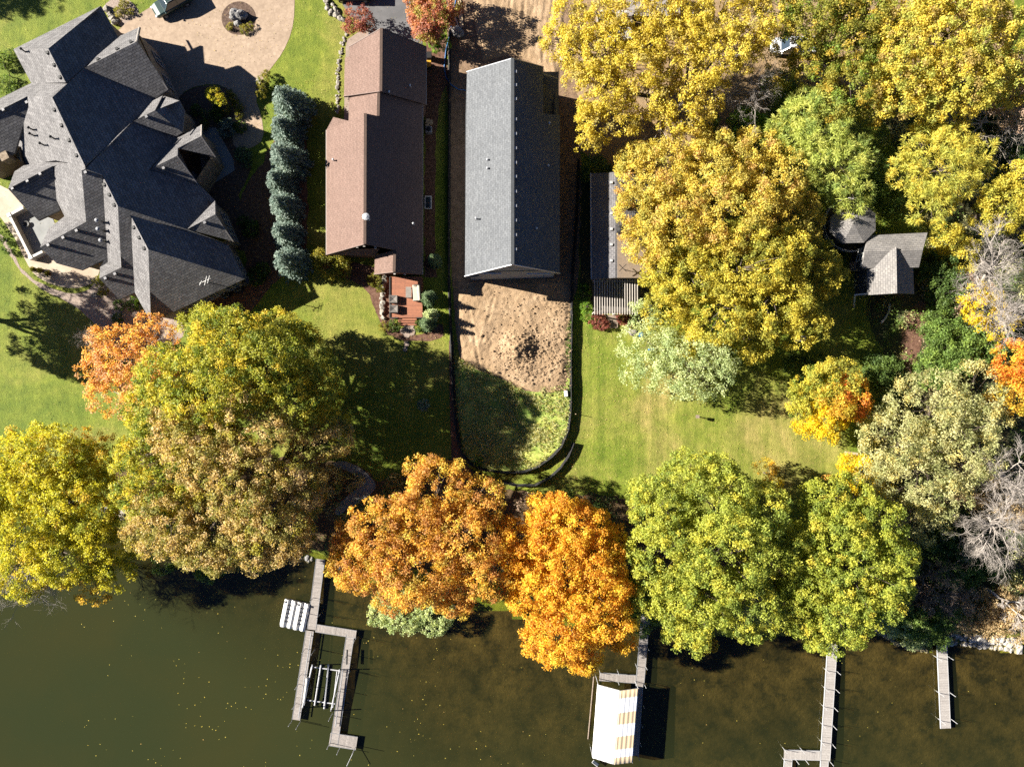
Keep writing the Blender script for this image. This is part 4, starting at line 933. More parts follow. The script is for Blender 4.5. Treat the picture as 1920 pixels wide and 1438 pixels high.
tree('maple_tree', 'bright orange maple between the bronze oak and the canopied dock', [(1050,985,56,12.5),(990,1035,46,12),(1080,1080,76,14),(1000,1105,50,12.5),(1115,1050,48,12.5),(1130,1150,52,12),(1055,1180,58,12),(1095,1222,34,9.5),(1160,1185,30,9),(1018,1195,38,10),(1040,1060,56,13.5),(975,1085,28,9.5),(1150,1100,36,11),(975,1005,34,11),(1022,962,32,10.5),(1098,985,38,11),(1138,1020,32,10)], 'orange', r0=.36)
tree('maple_tree', 'largest green maple beside the canopied boat lift', [(1290,895,50,12),(1350,940,66,14),(1240,955,52,13),(1255,1035,68,14.5),(1350,1050,84,16),(1425,970,50,12.5),(1300,1125,66,14),(1395,1140,58,13),(1225,1100,40,11.5),(1290,1185,38,10),(1452,1075,34,11),(1210,920,30,10),(1440,1030,40,12),(1350,890,36,11.5)], 'green', r0=.42)
tree('maple_tree', 'yellow-green maple overhanging the shore end of the long pale dock', [(1548,935,40,11),(1558,1000,58,13),(1640,985,48,12),(1600,1065,76,14),(1512,1090,48,12),(1680,1048,36,11),(1572,1155,56,12.5),(1500,1155,36,10.5),(1632,1135,44,11.5),(1535,1188,28,9),(1600,925,28,9.5),(1668,1100,34,10.5),(1478,1020,38,11.5),(1482,1120,38,11.5),(1500,1040,36,12)], 'green_tip', r0=.36)
tree('maple_tree', 'small orange and lime maple on the lawn edge', [(1530,730,40,7.5,'ygreen'),(1562,712,36,8,'gold_green'),(1592,742,34,7.5,'flame'),(1550,782,38,7,'yellow'),(1604,768,20,6,'flame'),(1505,760,24,6,'ygreen'),(1575,755,30,8.2,'amber'),(1520,795,24,5.5,'yellow')], 'gold_green', r0=.17)
tree('ash_tree', 'golden tree spreading over the cottage roof', [(1232,340,62,9.6),(1198,395,40,8.1),(1330,325,66,10.4),(1268,415,66,10.4),(1372,400,74,11.5),(1442,350,62,10.0),(1478,415,58,7.2),(1190,310,30,7.4),(1300,275,38,8.1),(1210,450,40,8.5),(1420,290,40,8.5)], 'gold', r0=.4, twigs=12)
tree('ash_tree', 'yellow-green tree rising between the cottage and the cabin', [(1290,510,66,9.4),(1385,500,72,10.5),(1515,500,54,7.4),(1450,560,68,9.8),(1345,588,60,9.1),(1500,605,44,7.7),(1405,638,34,7.0),(1245,500,40,8.0),(1545,520,32,6.4),(1255,570,40,7.7),(1460,480,54,9.8),(1300,640,30,6.3)], 'gold_green', r0=.4, twigs=11)
tree('ash_tree', 'thin bright yellow ash at the top beside the bare dirt drive', [(1070,55,42,12),(1120,100,46,12.5),(1180,35,46,12),(1240,75,40,12),(1130,175,42,12),(1085,150,32,10.5),(1190,130,40,12.5),(1120,235,36,9.5),(1160,215,34,10.5),(1215,185,34,10.5),(1040,75,22,10),(1100,265,22,8),(1150,70,38,12),(1205,95,38,12.5),(1085,105,34,11.5),(1160,165,32,11),(1240,30,38,12),(1120,30,36,12)], 'ash', 'broad', cover=.62, r0=.3, twigs=16, mat='bark')
tree('ash_tree', 'thinning yellow tree with pale leaning trunk above the cottage yard', [(1290,55,50,12.5),(1350,95,48,12.5),(1400,40,46,12),(1300,140,38,12),(1250,130,30,11),(1280,215,36,10.5),(1355,20,46,12),(1440,50,36,11.5),(1330,170,26,10.5),(1230,235,36,9.5),(1330,60,40,12),(1385,95,36,11.5),(1275,95,40,12),(1320,195,28,10),(1240,185,32,10.5),(1425,95,30,10.5),(1300,20,36,12)], 'ash', 'broad', cover=.55, r0=.34, twigs=16, mat='pale_bark', base=(1262, 222))
tree('elm_tree', 'dark olive tree shading the parked pickup', [(1530,40,50,12.5),(1592,85,46,12),(1605,155,50,11.5),(1535,130,36,10),(1500,55,34,11.5),(1575,20,40,12),(1640,190,34,9.5),(1560,190,30,9),(1462,20,36,11),(1512,108,26,9),(1640,110,40,11),(1630,40,44,12),(1465,140,24,8)], 'dark_olive', 'broad', cover=.9, r0=.34)
tree('aspen_tree', 'gold-flecked tree with dense round crown filling the top corner', [(1720,100,72,14),(1690,165,54,12.5),(1785,55,72,14.5),(1805,150,64,13.5),(1862,70,56,13),(1752,180,42,11.5),(1880,150,40,12),(1680,60,42,12),(1840,-10,50,13),(1710,15,56,13.5)], 'rust_gold', r0=.38)
tree('elm_tree', 'pale straw-yellow crown at the frame edge beside the sagging bare limbs', [(1900,190,36,10.5),(1925,120,46,12),(1935,200,40,10)], 'pink_tan', 'fine', cover=.8)
tree('pine_tree', 'soft light green pine between the golden tree and the cabin', [(1530,245,62,10.0),(1572,310,52,9.6),(1482,250,42,8.4),(1595,362,34,7.6),(1510,205,34,8.4),(1555,200,30,8.0),(1600,300,34,8.0)], 'pine', 'tuft', r0=.28, mat='bark')
tree('pine_tree', 'yellowish pine with tufted boughs above the cabin roof', [(1770,320,60,10.6),(1742,382,36,8.9),(1722,270,28,8.5),(1822,300,40,8.9),(1790,260,34,8.9),(1700,330,32,8.5)], 'pine_gold', 'tuft', r0=.28, mat='bark')
tree('locust_tree', 'yellow-green tree at the frame edge east of the tufted pine', [(1882,385,40,9.5),(1905,350,34,9),(1920,420,30,8),(1850,410,24,8)], 'gold_green', 'broad', cover=.9)
tree('willow_tree', 'silvery green willow bush on the lawn beside the pergola', [(1212,640,44,6.5),(1202,692,34,6),(1300,688,58,8.5),(1255,660,36,7),(1206,590,26,5),(1262,710,34,6.5),(1340,670,34,8)], 'silver', 'fine', r0=.14, twigs=12)
tree('willow_tree', 'broad grey-olive willow mass east of the orange and lime maple', [(1740,762,64,9.5),(1680,830,60,9),(1800,800,64,9.5),(1718,890,64,9),(1822,735,48,9),(1762,935,46,8.5),(1850,790,36,8),(1650,800,30,7),(1790,870,48,8.5),(1640,870,28,6.5),(1700,965,36,7),(1745,985,34,7),(1640,910,26,6),(1850,850,34,7.5)], 'grey_olive', 'fine', r0=.22, twigs=14)
tree('maple_tree', 'orange maple cut by the frame edge above the grey-olive willow', [(1900,680,36,9,'flame'),(1900,742,32,8.5,'amber'),(1935,700,40,9.5,'flame')], 'flame', cover=1.0)
tree('dogwood_tree', 'buttercup yellow sapling beside the stacked logs', [(1612,890,30,4.5),(1640,915,26,4),(1590,870,16,3)], 'yellow', 'broad', r0=.09)
tree('dogwood_tree', 'little amber and yellow sapling at the tip of the largest green maple', [(1440,878,16,3.5,'amber'),(1446,905,14,3,'yellow')], 'yellow', 'broad', r0=.06)
tree('locust_tree', 'butter-yellow sapling east of the cabin under pale bare limbs', [(1842,582,36,6),(1870,610,26,5.5),(1820,555,24,5)], 'yellow', 'sparse', cover=1.3, r0=.1)
tree('maple_tree', 'red-leaved maple at the end of the asphalt driveway', [(808,25,40,6),(790,-8,30,5.5),(830,-5,34,6),(800,50,24,5)], 'red', 'broad', r0=.14)
tree('cherry_tree', 'small maroon-leaved tree by the corner of the brown-roofed house', [(672,38,22,3.2),(660,46,14,2.6),(684,44,16,2.8)], 'maroon', 'shrub', r0=.07)
tree('willow_bush', 'rounded green willow bush leaning over the lake under the bronze oak', [(760,1148,40,2.2),(720,1146,26,1.8),(815,1152,34,2.0),(745,1120,28,2.4)], 'silver', 'shrub', r0=.07)
tree('oak_tree', 'tree standing off the frame whose shade falls on the lawn below the patio', [(-230,520,80,14),(-270,565,70,13),(-190,580,70,13),(-215,600,60,12)], 'ygreen', r0=.4)

tree('oak_tree', 'tree off the frame corner whose shade crosses the far lawn edge', [(-420,-200,70,13),(-370,-215,60,12),(-455,-175,50,12)], 'ygreen', r0=.35)

# --- leafless trees
bare_tree('bare_tree', 'pale leafless tree fanning out between the cabin and the frame edge', (1828, 545), (1872, 478), 52, 9, seed=3)
bare_tree('bare_tree', 'large grey leafless tree beside the butter-yellow sapling', (1850, 640), (1905, 560), 58, 10, seed=8, dens=1.1)
bare_tree('bare_tree', 'twiggy leafless tree at the foot of the frame-edge orange maple', (1850, 880), (1895, 895), 58, 8, seed=12)
bare_tree('bare_tree', 'pale leafless tree with arching limbs above the riprap', (1838, 960), (1888, 1000), 56, 8.5, seed=15, dens=1.1, droop=.3)
bare_tree('bare_tree', 'fallen pale limb lying over the brush by the riprap', (1840, 1100), (1915, 1148), 40, 3.2, seed=18, n1=5, r0=.2, droop=.6)
bare_tree('bare_tree', 'grey leafless tree between the thinning yellow tree and the light green pine', (1330, 205), (1400, 158), 62, 8, seed=21, dens=1.0)
bare_tree('bare_tree', 'drooping leafless tree with sagging grey twigs at the right-hand frame edge', (1800, 240), (1872, 222), 62, 7, seed=25, droop=.9, dens=1.1)
bare_tree('bare_tree', 'dusky twiggy leafless tree behind the yellow-green shore maple', (1700, 1075), (1740, 1090), 58, 6, seed=29, mat='bark', dens=1.1)
bare_tree('bare_tree', 'silvery bare twigs hanging over the lake below the lemon-green tree', (60, 1000), (62, 1090), 46, 7, seed=33, droop=.3)
bare_tree('bare_tree', 'thin bare shrub at the lawn edge below the gravel bed', (185, 640), (160, 632), 26, 4, seed=36, r0=.06)

# --- spruces: one row beside the drive, cypresses by the deck
SPR = [(541,192,41,7.4),(533,242,34,6.2),(534,294,39,7.2),(522,339,31,5.6),(530,384,33,6.4),(533,437,32,6.0),(540,489,37,6.6)]
for k, (px, py, rp, h) in enumerate(SPR):
    conifer('spruce_tree', ['northernmost blue spruce of the row beside the paved drive', 'blue spruce second from the drive end of the row', 'broad blue spruce third from the drive end of the row',
            'smallest blue spruce in the middle of the row', 'blue spruce third from the lawn end of the row', 'blue spruce second from the lawn end of the row', 'blue spruce at the lawn end of the row'][k], px, py, rp, h, 'spruce', 'blue spruces in a row')
for k, (px, py, rp, h, lb) in enumerate(((813,486,15,4.6,'narrow green cypress at the corner of the brown-roofed house'), (801,558,17,3.6,'cypress beside the beige covered sofa on the deck'), (806,592,17,3.4,'pale tipped cypress in the middle beside the deck'), (800,606,17,3.6,'cypress at the step end of the red deck'))):
    conifer('cypress_tree', lb, px, py, rp, h, 'cypress' if k != 2 else 'silver', 'cypresses beside the deck', 14, .22)

# --- shrubs
for lb, lobes, pal in (
 ('dark green brush between the bare tree and the cabin corner', [(1760,520,34,2.6),(1790,545,30,2.4),(1770,560,26,2)], 'dark_green'),
 ('green bush at the bottom of the path beside the cabin yard', [(1780,640,40,3.2),(1800,670,34,3),(1760,610,30,2.6)], 'mid_green'),
 ('mid green bush under the frame-edge orange maple', [(1770,690,36,3),(1830,650,32,2.8),(1740,700,24,2.4)], 'mid_green'),
 ('leafy green bush against the frame edge beside large bare tree', [(1870,640,30,2.8),(1860,600,28,2.6)], 'mid_green'),
 ('dark bush in the shade behind the orange and lime maple', [(1650,740,32,2.2),(1640,700,28,2),(1665,690,22,2)], 'dark_green'),
 ('deep green thicket at the frame edge below the drooping bare tree', [(1890,300,38,4),(1910,330,36,3.6),(1870,330,26,3.2),(1905,265,30,3.4)], 'dark_green'),
 ('dark brush in the hollow under the gold-flecked tree', [(1850,235,32,2.2),(1880,245,26,2)], 'dark_green'),
 ('dark thicket under the arching bare tree', [(1790,1000,40,2.4),(1820,1030,34,2.4),(1760,1020,30,2)], 'dark_green'),
 ('dark green thicket behind the fallen limb', [(1800,1060,34,2),(1770,1080,28,2),(1850,1060,26,2.2)], 'mid_green'),
 ('green bush hanging over the shore stones between the two pale docks', [(1725,1172,30,1.8),(1756,1184,24,1.5),(1700,1150,22,1.8),(1770,1150,28,1.8)], 'mid_green'),
 ('pale green creeper spilling over the bank by the shore maple', [(1685,1160,26,1.4),(1712,1190,22,1.2),(1668,1180,14,1)], 'silver'),
 ('tan grassy thicket behind the riprap wall', [(1830,1148,34,2.2),(1872,1160,32,2.2),(1905,1135,34,2.4),(1840,1170,20,1.6),(1903,1172,22,1.6)], 'tan'),
 ('dusky tan brush beside the twiggy leafless shore tree', [(1770,1115,34,2.4),(1800,1130,30,2.4),(1740,1130,26,2)], 'pink_tan'),
 ('straw coloured brush around the foot of the arching bare tree', [(1870,945,34,3),(1850,915,28,3),(1800,955,26,2.6),(1905,965,26,2.6)], 'tan'),
 ('rusty bush between the grey-olive willow and the shore maple', [(1690,950,26,2.2),(1705,975,22,2)], 'pink_tan'),
 ('olive bush east of the cabin gable', [(1810,480,26,2.6),(1790,455,24,2.4),(1775,440,22,2.2)], 'gold_green'),
 ('straw bush at the frame edge above the bare limbs', [(1900,225,30,3.5),(1880,205,24,3)], 'tan'),
 ('rose-brown bush behind the large bare tree', [(1830,545,26,3),(1815,570,22,2.6)], 'pink_tan'),
 ('dark laurel beside the cabin tower', [(1560,470,22,2),(1545,455,18,1.8)], 'dark_green'),
 ('low green growth between the pine and the cabin tower', [(1630,350,30,2.6),(1660,330,28,2.4),(1670,370,26,2.2)], 'mid_green'),
 ('green shrub row behind the leaning pale trunk', [(1330,228,16,2.2),(1326,252,15,2)], 'mid_green'),
 ('green leafy bush under the golden tree top', [(1400,240,34,3),(1430,265,28,2.8)], 'bright_green'),
 ('sunlit green bush above the light green pine', [(1465,165,26,2.2),(1470,195,22,2)], 'mid_green'),
 ('dark shrub beside the cottage top corner', [(1120,325,22,2),(1100,340,14,1.6)], 'dark_green'),
 ('bright green hosta bank beside the pergola', [(1098,555,11,.9),(1099,575,11,.9),(1101,592,12,.9),(1110,604,10,.8),(1094,540,9,.8)], 'bright_green'),
 ('rust-brown shrub at the pergola corner next to the steps', [(1121,602,16,1.1),(1132,608,10,1)], 'maroon'),
 ('small rust shrub on the far side of the timber steps', [(1168,597,12,1.0),(1178,604,9,.9)], 'maroon'),
 ('bright green sapling bush beside the blue hose', [(820,68,12,2.4),(830,82,14,2.2),(816,86,11,2)], 'bright_green'),
 ('gold-tipped bush at the back corner of the brown-roofed house', [(622,495,26,2.2),(608,480,16,2),(640,505,18,1.8)], 'box_gold'),
 ('low golden bush beside the boulder edging of the deck', [(702,525,13,.9),(712,540,8,.8)], 'box_gold'),
 ('clipped round box bush at the near corner of the deck steps', [(740,612,11,1)], 'box'),
 ('clipped round box bush between the steps and the last cypress', [(787,612,10,1)], 'box'),
 ('small tufty bush outside the deck step corner', [(722,612,10,.7)], 'box_gold'),
 ('bright yellow bush in the front garden of the slate house', [(404,178,15,2.9),(412,188,10,2.6),(395,175,9,2.5)], 'lemon'),
 ('gold bush at the edge of the front garden drive', [(436,184,9,.9)], 'box_gold'),
 ('small gold bush beside the yellow one', [(430,175,6,.7)], 'box_gold'),
 ('round green bush directly below the yellow one', [(407,205,9,.8)], 'box'),
 ('gold round bush next to the drive kerb below the gold pair', [(445,201,9,.8)], 'box_gold'),
 ('pale green round bush in the middle of the front garden', [(423,207,8,.8)], 'box_gold'),
 ('shaded round bush nearest the garage wall', [(366,206,10,.9)], 'box'),
 ('shaded bush beside the dormer in the front garden', [(388,217,9,.9)], 'box'),
 ('round dark bush in the middle shade of the front garden', [(409,221,11,.9)], 'box'),
 ('gold bush at the walk edge of the front garden', [(448,217,7,.7)], 'box_gold'),
 ('low shaded spreading juniper by the porch step', [(425,240,17,1)], 'spruce'),
 ('dark round bush at the end of the porch walk', [(450,238,11,.9)], 'box'),
 ('dark shaded bush beside the porch dormer', [(383,235,9,.8)], 'box'),
 ('grey-green shrub in shade below the porch walk', [(455,290,16,1.1),(462,305,10,1)], 'cypress'),
 ('mossy gold shrub at the drive mouth above the spruces', [(495,152,11,1.4),(490,172,11,1.3),(500,140,7,1)], 'box_gold'),
 ('round juniper in the gravel below the roof corner', [(248,572,10,.9)], 'box'),
 ('gold shrub right against the eaves in the gravel bed', [(183,528,8,.8)], 'box_gold'),
 ('gold-green ball shrub beside the white boulder', [(194,545,9,.8)], 'box_gold'),
 ('blue-green ball shrub in the gravel bed', [(224,573,10,.9)], 'box'),
 ('lime shrub tucked under the roof corner', [(255,558,10,.9),(262,572,9,.9)], 'bright_green'),
 ('dark shrub at the foot of the peach-orange maple', [(220,598,10,.9)], 'box'),
 ('first clipped ball beside the patio wall', [(-2,423,9,1.1)], 'box'),
 ('second clipped ball beside the patio wall', [(7,446,10,1.1)], 'box'),
 ('last clipped ball at the patio wall corner', [(17,467,10,1.1)], 'box'),
 ('small gold grass clump in the corner bed by the car', [(225,22,10,.8)], 'box_gold'),
 ('gold bush nearest the stone edging by the car', [(232,8,8,.7)], 'box_gold'),
 ('small tuft in the corner bed', [(244,22,6,.6)], 'box_gold'),
 ('sprawling green plant in the planted circle', [(458,56,8,.5),(470,50,6,.5)], 'box_gold'),
 ('young bush at the edge of the planted circle', [(432,50,6,.5)], 'box_gold'),
 ('dark hedge under the roof eaves at the frame edge', [(5,115,16,1.4),(20,105,12,1.2),(8,160,18,1.6),(30,170,12,1.3)], 'mid_green'),
 ('dark shrub in the corner by the air conditioners', [(480,520,18,1.2),(492,505,14,1.2)], 'dark_green'),
 ('shaded shrub between the porch and the spruce row', [(470,430,16,1.3),(455,415,10,1.1)], 'dark_green'),
 ('teal young spruce seedling in the shaded lawn', [(793,758,11,1.2)], 'spruce'),
 ('leafy weed clump at the corner of the silt fence', [(895,865,8,.5)], 'bright_green'),
 ('orange-tan twiggy shrub at the foot of the largest green maple', [(1318,1215,16,.6),(1335,1210,12,.6)], 'amber'),
 ('small pale bush floating off the orange maple tip', [(1033,1228,12,.5)], 'silver'),
 ('dark green brush on the shoreline under the brown oak', [(305,1050,20,1.2),(385,1060,24,1.2),(420,1055,18,1.2)], 'mid_green'),
 ('dark leafy brush between the orange maple and the green maple', [(1175,1060,24,6),(1190,1120,26,5),(1205,1170,20,3.4)], 'mid_green'),
 ('rust undergrowth on the bank beside the dock path', [(620,900,22,1.2),(660,905,16,1)], 'olive_brown'),
 ('brown undergrowth between the path and the bronze oak', [(740,905,18,1),(770,915,14,1)], 'olive_brown'),
 ('dark green shrub in the shaded yard by the cabin', [(1500,690,22,1.8),(1530,680,18,1.5)], 'dark_green')):
    big = max(l[2] for l in lobes) > 19
    shrub('shrub', lb, lobes, pal, ('fine' if pal in ('tan', 'pink_tan') else 'broad' if big else 'small') if max(l[3] for l in lobes) > 1.05 else 'small')

# ------------------------------------------------------------------ docks
def dock(name, label, segs, mat, z=-.5, frame='steel', posts=(), post_h=1.0, post_lean=0):
    """segs: centreline (px) a -> b, width in photo px; posts: px pairs."""
    a0 = W(*segs[0][0], z); t = thing(name, label, 'dock', (a0.x, a0.y, WATER_Z))
    for i, (a, b, w) in enumerate(segs):
        A, B = W(*a, z - .002 * i), W(*b, z - .002 * i); d = (B - A).normalized(); L = (B - A).length; n = max(1, round(L / 3.0)); wd = w / S
        for k in range(n):
            p, q = A.lerp(B, k / n) + d * .012, A.lerp(B, (k + 1) / n) - d * .012
            mb = MB(); mb.bar(p, q, wd - .1, .06); o = mb.build('deck_panel', mat, t)
            uv = o.data.uv_layers.new(name='UVMap'); off = ORIGIN[o.name]; s = Vector((-d.y, d.x, 0))
            for lp in o.data.loops:
                c = o.data.vertices[lp.vertex_index].co + off - A; uv.data[lp.index].uv = (c.dot(s) + 1.0, c.dot(d))
        s = Vector((-d.y, d.x, 0)) * (wd / 2 - .025)
        for sg in (1, -1):
            mb = MB(); mb.bar(A + s * sg + Vector((0, 0, -.03)), B + s * sg + Vector((0, 0, -.03)), .05, .16); mb.build('side_rail', M[frame], t)
    for p in posts:
        q = W(*p, z); zb = land_z(q.x, q.y); mb = MB(); mb.tube([Vector((q.x, q.y, zb - .2)), Vector((q.x, q.y, z + post_h))], .035, 6); mb.build('post', M['alu'], t)
    return t
dock('dock', 'long grey boarded dock with a U-shaped slip and steel boat lift', [((601,1048),(584,1180),17),((592,1177),(668,1189),15),((581,1182),(555,1349),15.5),((657,1190),(626,1395),15.5),((618,1385),(669,1393),25)], M['dock_wood'],
     posts=[(588,1120),(604,1125),(580,1150),(600,1152),(573,1215),(590,1218),(566,1262),(560,1282),(555,1318),(548,1350),(562,1355),(650,1228),(668,1196),(634,1295),(622,1340),(619,1392),(637,1402),(666,1400),(640,1255),(655,1260)], post_h=1.5)
t = thing('dock', 'grey dock with a side arm beside the white boat canopy', 'dock', (*W(1211,1150)[:2], WATER_Z)); bpy.data.objects.remove(t)
dock('dock', 'narrow grey boarded dock with a side arm next to the white boat canopy', [((1211,1148),(1200,1281),16),((1124,1268),(1193,1273),15.5),((1199,1281.5),(1190,1416),14)], M['dock_wood'],
     posts=[(1215,1215),(1197,1215),(1211,1250),(1193,1248),(1159,1260),(1159,1278),(1125,1260),(1209,1284),(1206,1322),(1203,1358),(1200,1392),(1197,1418)], post_h=.8)
dock('dock', 'long pale panelled dock with a side arm at the bottom of the frame', [((1561,1206),(1547,1425),18.5),((1470,1414),(1538,1416),18),((1478,1423.5),(1474,1480),15),((1546,1425.5),(1543,1480),15)], M['dock_white'], frame='alu',
     posts=[(1551,1222),(1571,1224),(1549,1256),(1569,1258),(1547,1290),(1567,1292),(1544,1324),(1564,1326),(1542,1358),(1562,1360),(1540,1390),(1560,1394),(1470,1404),(1503,1405),(1470,1424),(1492,1424),(1510,1424),(1556,1427)], post_h=1.0)
dock('dock', 'short pale panelled dock at the riprap wall', [((1766,1209),(1773,1365),19)], M['dock_white'], frame='alu',
     posts=[(1756,1232),(1777,1230),(1760,1298),(1781,1298),(1763,1350),(1784,1348)], post_h=1.1)
# white drive-on lifts beside the first dock
for k, (cx, cy) in enumerate(((541.5, 1149.5), (565.5, 1155))):
    c = W(cx, cy, -.55); rz = math.radians(90 - 11.5); t = thing('watercraft_lift', ['white moulded drive-on watercraft lift on the lakeward side of its twin', 'white moulded drive-on watercraft lift fixed to the grey dock'][k], 'float', c, 'white watercraft lifts', 0)
    d = Vector((-.2, -.98, 0)); s = Vector((.98, -.2, 0))
    def LP(u, v, z): return c + d * u + s * v + Vector((0, 0, z))
    mb = MB(); prof = [(-.74, .12), (-.52, .24), (-.28, .22), (-.1, .03), (.1, .03), (.28, .22), (.52, .24), (.74, .12)]
    st = [(-1.62, 0), (-1.5, .06), (1.3, .06), (1.58, -.02), (1.72, -.14)]
    vs = []; fs = []
    for u, dz in st:
        k2 = 1 if u < 1.5 else .93
        vs += [LP(u, v * k2, z + dz) for v, z in prof] + [LP(u, .74 * k2, -.2), LP(u, -.74 * k2, -.2)]
    n = 10
    for i in range(len(st) - 1):
        for j in range(n): a, b = i * n + j, i * n + (j + 1) % n; fs.append((a, b, b + n, a + n))
    fs += [tuple(range(n)), tuple((len(st) - 1) * n + j for j in range(n))[::-1]]
    mb.add(vs, fs); mb.build('float_body', M['white'], t)
    for i in range(5):
        for sg in (-.19, .19):
            mb = MB(); q = LP(-1.0 + i * .48, sg, .22); mb.tube([q - s * .1, q + s * .1], .07, 8); mb.build('roller', M['black'], t)
    for sg in (-.62, .62):
        mb = MB(); mb.box(LP(-1.35, sg, .33), (.12, .2, .12)); mb.build('cleat', M['steel'], t)
# boat lift in the slip
t = thing('boat_lift', 'empty steel boat lift frame standing in the slip of the grey dock', 'boat lift', (*W(608, 1285)[:2], WATER_Z))
def steel(name, a, b, r=.05): MB().tube([W(*a), W(*b)], r, 6).build(name, M['alu'], t)
for nm, a, b, r in (('cross_beam', (588,1250,-.9), (636,1257,-.9), .08), ('cross_beam', (576,1312,-.9), (628,1319,-.9), .08), ('bunk', (616,1245,-.8), (608,1328,-.8), .11), ('bunk', (602,1245,-.8), (590,1322,-.8), .09),
                    ('side_beam', (586,1246,.2), (567,1326,.2), .07), ('side_beam', (637,1255,.2), (621,1330,.2), .07), ('side_beam', (584,1250,-.4), (570,1322,-.4), .06), ('side_beam', (632,1258,-.4), (624,1326,-.4), .06),
                    ('corner_post', (586,1246,-2.4), (585,1246,.9), .06), ('corner_post', (568,1326,-2.4), (567,1326,.9), .06), ('corner_post', (637,1255,-2.4), (636,1255,.9), .06), ('corner_post', (621,1332,-2.4), (620,1332,.9), .06)):
    steel(nm, a, b, r)
mb = MB(); a, b = W(576, 1270, .35), W(570, 1315, .35); mb.tube([a, b], .13, 8); mb.build('guide_roller', M['white'], t)
mb = MB(); mb.tube([W(651, 1218, 0), W(650, 1245, 0)], .1, 8); mb.build('winch', M['black'], t)
for nm, lb, pts in (('kayak_rack', 'long steel rail along the slip finger beside the boat lift', [(643, 1255), (629, 1362)]), ('kayak_rack', 'long steel rail along the outer finger of the U-shaped dock', [(584, 1185), (560, 1345)])):
    t = thing(nm, lb, 'rail', W(*pts[0], -.5)); MB().tube([W(*pts[0], -.2), W(*pts[1], -.2)], .05, 6).build('tube', M['steel'], t)
    for k in (.05, .35, .65, .95):
        p = W(pts[0][0] * (1-k) + pts[1][0] * k, pts[0][1] * (1-k) + pts[1][1] * k, -.2); MB().box(p + Vector((0, 0, -.14)), (.06, .06, .28)).build('bracket', M['steel'], t)
t = thing('mooring_pole', 'slim white pole reaching out from the end platform of the grey dock', 'pole', W(666, 1402, -.5)); MB().tube([W(666, 1402, -.6), W(650, 1436, .5)], .035, 6).build('pole', M['alu'], t)
# canopy
t = thing('boat_canopy', 'white and tan striped boat lift canopy beside the narrow dock', 'canopy', (*W(1158, 1355)[:2], WATER_Z))
ze, zr = 1.5, 2.12
TL, TR_, TT, BL, BR, BT = W(1122,1284,ze), W(1196.7,1290.5,ze), W(1163.5,1295,zr), W(1111.7,1420.6,ze), W(1185.6,1429,ze), W(1151.8,1433,zr)
def striped():
    m, tr, nd, lk, b = new_mat('striped_canopy'); uv = nd.new('ShaderNodeUVMap'); sp = nd.new('ShaderNodeSeparateXYZ'); lk.new(uv.outputs[0], sp.inputs[0])
    r = ramp(nd, [(0, (.58, .45, .29)), (.105, (.78, .79, .80)), (.30, (.58, .45, .29)), (.46, (.78, .79, .80)), (.625, (.58, .45, .29)), (.80, (.78, .79, .80)), (.91, (.58, .45, .29))], 'CONSTANT'); lk.new(sp.outputs[1], r.inputs[0])
    lk.new(r.outputs[0], b.inputs['Base Color']); b.inputs['Roughness'].default_value = .6; return m
M['stripe'] = striped(); M['canvas'] = plain('glare_and_valance_canvas', (.82, .81, .78), .6, var=.03)
def sheet4(name, q, mat, nx=8):
    mb = MB(); ny = 14
    for j in range(ny + 1):
        for i in range(nx + 1):
            p = q[0].lerp(q[1], i / nx).lerp(q[3].lerp(q[2], i / nx), j / ny); sag = -.05 * math.sin(math.pi * ((i * 4 / nx) % 1)) - .02 * math.sin(math.pi * ((j * 7 / ny) % 1)); mb.v.append(p + Vector((0, 0, sag)))
    w = nx + 1
    mb.f = [(j*w+i, j*w+i+1, (j+1)*w+i+1, (j+1)*w+i) for j in range(ny) for i in range(nx)]
    o = mb.build(name, mat, t, smooth=True); uv = o.data.uv_layers.new(name='UVMap')
    for lp in o.data.loops: uv.data[lp.index].uv = ((lp.vertex_index % w) / nx, (lp.vertex_index // w) / ny)
    m = o.modifiers.new('cloth', 'SOLIDIFY'); m.thickness = .02
    return o
sheet4('cover_panel', [TL, TT, BT, BL], M['canvas']); sheet4('cover_panel', [TT, TR_, BR, BT], M['stripe'], 16)  # west panel unstriped white: sun glare over its stripes put into the colour
sheet4('valance', [TR_, TR_ - Vector((-.06, 0, .4)), BR - Vector((-.06, 0, .4)), BR], M['canvas'])
sheet4('valance', [TL, TL - Vector((.06, 0, .4)), BL - Vector((.06, 0, .4)), BL], M['canvas'])
for A, B in ((TL, BL), (TR_, BR), (TT, BT)): MB().tube([A - Vector((0, 0, .05)), B - Vector((0, 0, .05))], .04, 6).build('frame_tube', M['alu'], t)
for k in range(8):
    for A, B, C in ((TL.lerp(BL, k/7), TT.lerp(BT, k/7), 1), (TR_.lerp(BR, k/7), TT.lerp(BT, k/7), 1)): MB().tube([A - Vector((0, 0, .08)), B - Vector((0, 0, .08))], .025, 5).build('frame_rib', M['alu'], t)
for A in (TL, TR_, BL, BR): MB().tube([Vector((A.x * .985 if False else A.x, A.y, -2.6)), A], .05, 6).build('corner_post', M['alu'], t)
MB().tube([Vector((TL.x - .25, TL.y, -.9)), Vector((BL.x - .3, BL.y + 1, -.9))], .07, 6).build('lift_beam', M['wood'], t)
t = thing('solar_panel', 'tiny solar panel beside the canopy corner', 'solar panel', W(1116, 1431, -.4))
MB().bar(W(1112, 1427, -.3), W(1121, 1434, -.3), .32, .05).build('panel', M['blue_wall'], t); MB().bar(W(1111.4, 1426.5, -.34), W(1121.6, 1434.5, -.34), .4, .04).build('frame', M['white'], t); MB().tube([W(1116, 1431, -2.5), W(1116, 1431, -.35)], .03, 5).build('post', M['alu'], t)

